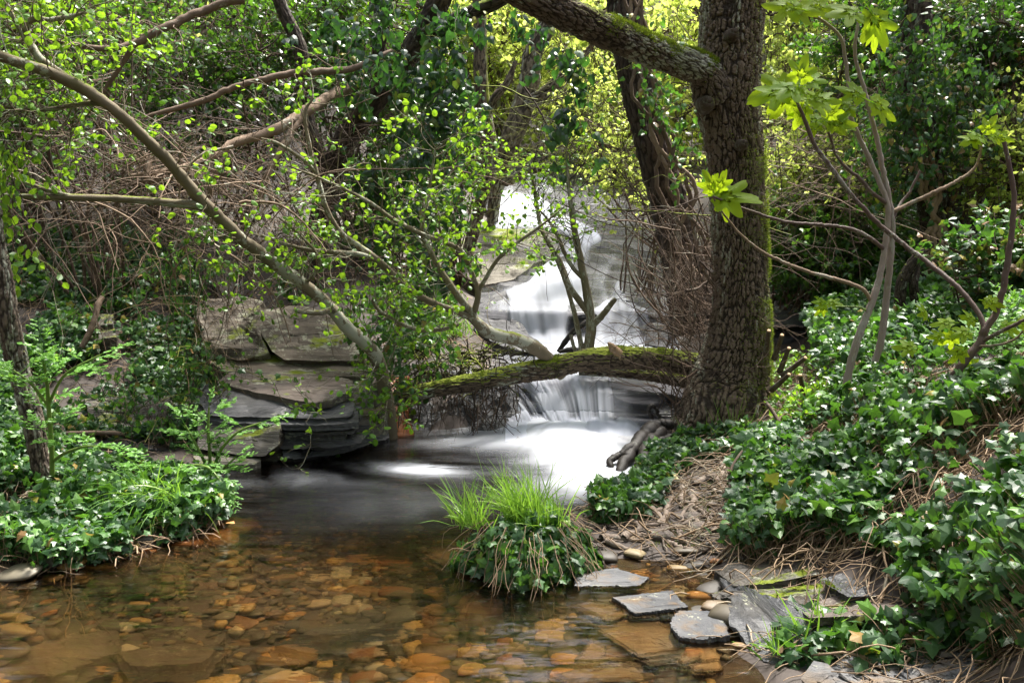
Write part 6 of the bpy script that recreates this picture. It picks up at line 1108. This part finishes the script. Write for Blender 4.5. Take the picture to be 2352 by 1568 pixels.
SB = [('airy shrub with glowing leaves left of the second trunk', 1430, 350, 8.8, (.5, .5, .8), 130, ROUND, .05, 6, 'bright', (.4, .2)),
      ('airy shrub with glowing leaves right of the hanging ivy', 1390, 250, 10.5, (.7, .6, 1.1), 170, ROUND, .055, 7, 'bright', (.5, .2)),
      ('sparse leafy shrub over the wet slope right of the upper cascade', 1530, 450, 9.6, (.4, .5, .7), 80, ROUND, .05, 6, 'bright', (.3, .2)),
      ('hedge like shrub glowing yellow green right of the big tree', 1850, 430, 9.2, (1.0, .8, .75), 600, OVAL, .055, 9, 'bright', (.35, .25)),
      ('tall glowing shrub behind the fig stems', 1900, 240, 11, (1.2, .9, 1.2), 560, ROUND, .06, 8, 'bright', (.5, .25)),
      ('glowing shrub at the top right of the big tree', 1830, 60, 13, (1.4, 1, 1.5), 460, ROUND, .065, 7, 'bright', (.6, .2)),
      ('deep green hedge shrub under the glowing one', 1880, 560, 8.8, (1.0, .6, .6), 560, IVYS, .055, 9, 'ever', (.75, .25)),
      ('leafy shrub right of the ivy column', 2280, 200, 8.8, (1., .7, 1.3), 620, OVAL, .06, 9, 'ever', (.7, .25)),
      ('dark leafy shrub at the upper right edge', 2320, 60, 8.4, (.9, .7, .8), 380, IVYS, .06, 9, 'ivy', (.55, .25)),
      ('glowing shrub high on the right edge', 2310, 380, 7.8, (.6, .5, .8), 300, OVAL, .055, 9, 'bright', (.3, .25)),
      ('leafy shrub between the ivy column and the fig', 1990, 110, 9.6, (1.0, .7, 1.1), 420, IVYS, .06, 8, 'ever', (.75, .2)),
      ('low leafy shrub at the right edge over the ferny plant', 2320, 620, 6.4, (.6, .4, .5), 280, IVYS, .06, 8, 'ivy', (.7, .2))]
for lab, u, v, Y, rad, n, lf_, sz, per, mt, rd in SB: bush(lab, u, v, Y, rad, n, lf_, sz, per, mt, rnd=rd)
# twiggy, barely leafed scrub on the right
tangle('bare_scrub', 'bare grey twigs in front of the glowing hedge right of the big tree', [(1760, 280), (2000, 280), (2050, 480), (1900, 520), (1760, 480)], 7.6, 9.6, 240, 1.2, 'twig', rng, .1, .0, .003, kind='stuff', dirb=(1, 0, .4), bias=1.0, sub=2)
tangle('bare_scrub', 'bare twigs crossing the bright gap beside the hanging ivy', [(1150, 200), (1420, 150), (1450, 480), (1200, 520)], 7.5, 11, 110, 1.2, 'dark', rng, .1, .0, .003, kind='stuff', dirb=(1, 0, .3), bias=.6, sub=2)

# far trees: each its own thing, sharing a few crown meshes
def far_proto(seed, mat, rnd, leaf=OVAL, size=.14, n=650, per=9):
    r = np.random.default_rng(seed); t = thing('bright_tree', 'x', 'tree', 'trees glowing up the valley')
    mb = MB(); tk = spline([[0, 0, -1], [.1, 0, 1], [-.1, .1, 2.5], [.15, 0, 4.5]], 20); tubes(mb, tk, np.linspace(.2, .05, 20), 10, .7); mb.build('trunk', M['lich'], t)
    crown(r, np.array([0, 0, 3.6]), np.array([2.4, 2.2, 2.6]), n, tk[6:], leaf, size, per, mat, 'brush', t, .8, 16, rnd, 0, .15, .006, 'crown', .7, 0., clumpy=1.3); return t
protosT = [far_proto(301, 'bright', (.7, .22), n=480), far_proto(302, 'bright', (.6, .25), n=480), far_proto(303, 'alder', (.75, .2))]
def copy_tree(o):
    c = o.copy(); COL.objects.link(c)
    for ch in list(o.children): d = ch.copy(); COL.objects.link(d); d.parent = c
    return c
FT = [(1150, 120, 19, .9, 0, 'far tree in the gap just right of the slender pale tree'), (1330, 120, 21, 1.1, 1, 'far tree filling the top of the bright gap'), (1250, 200, 24, 1.0, 0, 'far tree low in the bright gap above the top cascade'), (1420, 260, 18, .9, 0, 'far tree behind the second rough trunk'),
      (1560, 150, 18, 1.0, 1, 'far tree showing between the two rough trunks'), (1000, 150, 20, 1.1, 1, 'far tree behind the ivy clad tree'), (850, 100, 19, 1.2, 2, 'far tree behind the dark top centre shrubs'), (600, 60, 18, 1.2, 2, 'far tree behind the upper left shrubs'),
      (1800, 120, 19, 1.1, 0, 'far tree right of the big tree near the top'), (1950, 60, 22, 1.3, 1, 'far tree behind the upper fig leaves'), (1780, 300, 20, 1.0, 1, 'far tree low behind the bare twigs right of the big tree'), (2150, 40, 18, 1.2, 2, 'far tree behind the ivy column'), (2300, 40, 17, 1.1, 0, 'far tree in the top right corner'),
      (300, 60, 17, 1.2, 2, 'far tree in the upper left behind the evergreens'), (50, 60, 15, 1.1, 0, 'far tree in the top left corner'), (1200, 50, 30, 1.8, 0, 'tallest and farthest tree in the bright gap'), (1650, 0, 27, 1.7, 0, 'far tree hidden behind the big trunk'), (1450, 40, 26, 1.6, 1, 'far tree above the mossy limb'), (300, 330, 15, .9, 0, 'bright tree glimpsed through the dry brush'), (2050, -20, 28, 1.8, 1, 'high far tree between fig and ivy column')]
used_p = set()
for k, (u, v, Y, s, pi_, lab) in enumerate(FT):
    o = protosT[pi_] if pi_ not in used_p else copy_tree(protosT[pi_]); used_p.add(pi_)
    p = at(u, v, Y); o.location = (p[0], p[1], p[2]-3.6*s); o.scale = (s, s, s); o.rotation_euler = (0, 0, k*1.9); o['label'] = lab
# wood continues past the top edge; unseen trees round viewpoint added to block sky
for k, (x, y, z, s, lab) in enumerate([(-5.5, 13, 7.6, 1.0, 'tree whose crown passes over the top left of the view'), (-2.2, 14.5, 8.4, 1.0, 'tree whose crown passes over the top centre left'), (4.2, 15, 8.6, 1.0, 'tree whose crown passes over the hedge right of the big tree'), (7.2, 13, 8.3, 1.1, 'tree whose crown passes over the top right'),
      (-5.2, -.5, 5.6, 1.1, 'unseen tree added on the left bank beside the viewpoint'), (4.6, -1.6, 5.8, 1.1, 'unseen tree added on the right bank beside the viewpoint'), (-.6, -4.6, 6.2, 1.3, 'unseen tree added behind the viewpoint over the stream'), (-7.5, 3.6, 6.8, 1.1, 'unseen tree added beyond the left bank'), (3.2, -6.5, 5.5, 1.2, 'second unseen tree added behind the viewpoint'), (-4.4, -7, 5.5, 1.2, 'third unseen tree added behind the viewpoint')]):
    o = copy_tree(protosT[2]); o.location = (x, y, z-3.6*s); o.scale = (s, s, s); o.rotation_euler = (0, 0, k*1.3+.4); o['label'] = lab
# fallen leaves on the path and the ledges
mb = MB(); n = 900; x = rng.uniform(-3, 3, n); y = rng.uniform(3, 8, n); z = H(x, y); k = z > .03; P = np.stack([x, y, z+.012], -1)[k]; n = len(P); leaves(mb, OVAL, P, rng.normal(0, 1, (n, 3))*[1, 1, .15], unit(rng.normal(0, .3, (n, 3))+[0, 0, 1]), .04*rng.uniform(.5, 1.3, n), rng.uniform(0, 1, n)); mb.build('fallen_leaves', M['litter'], kind='stuff', smooth=False)
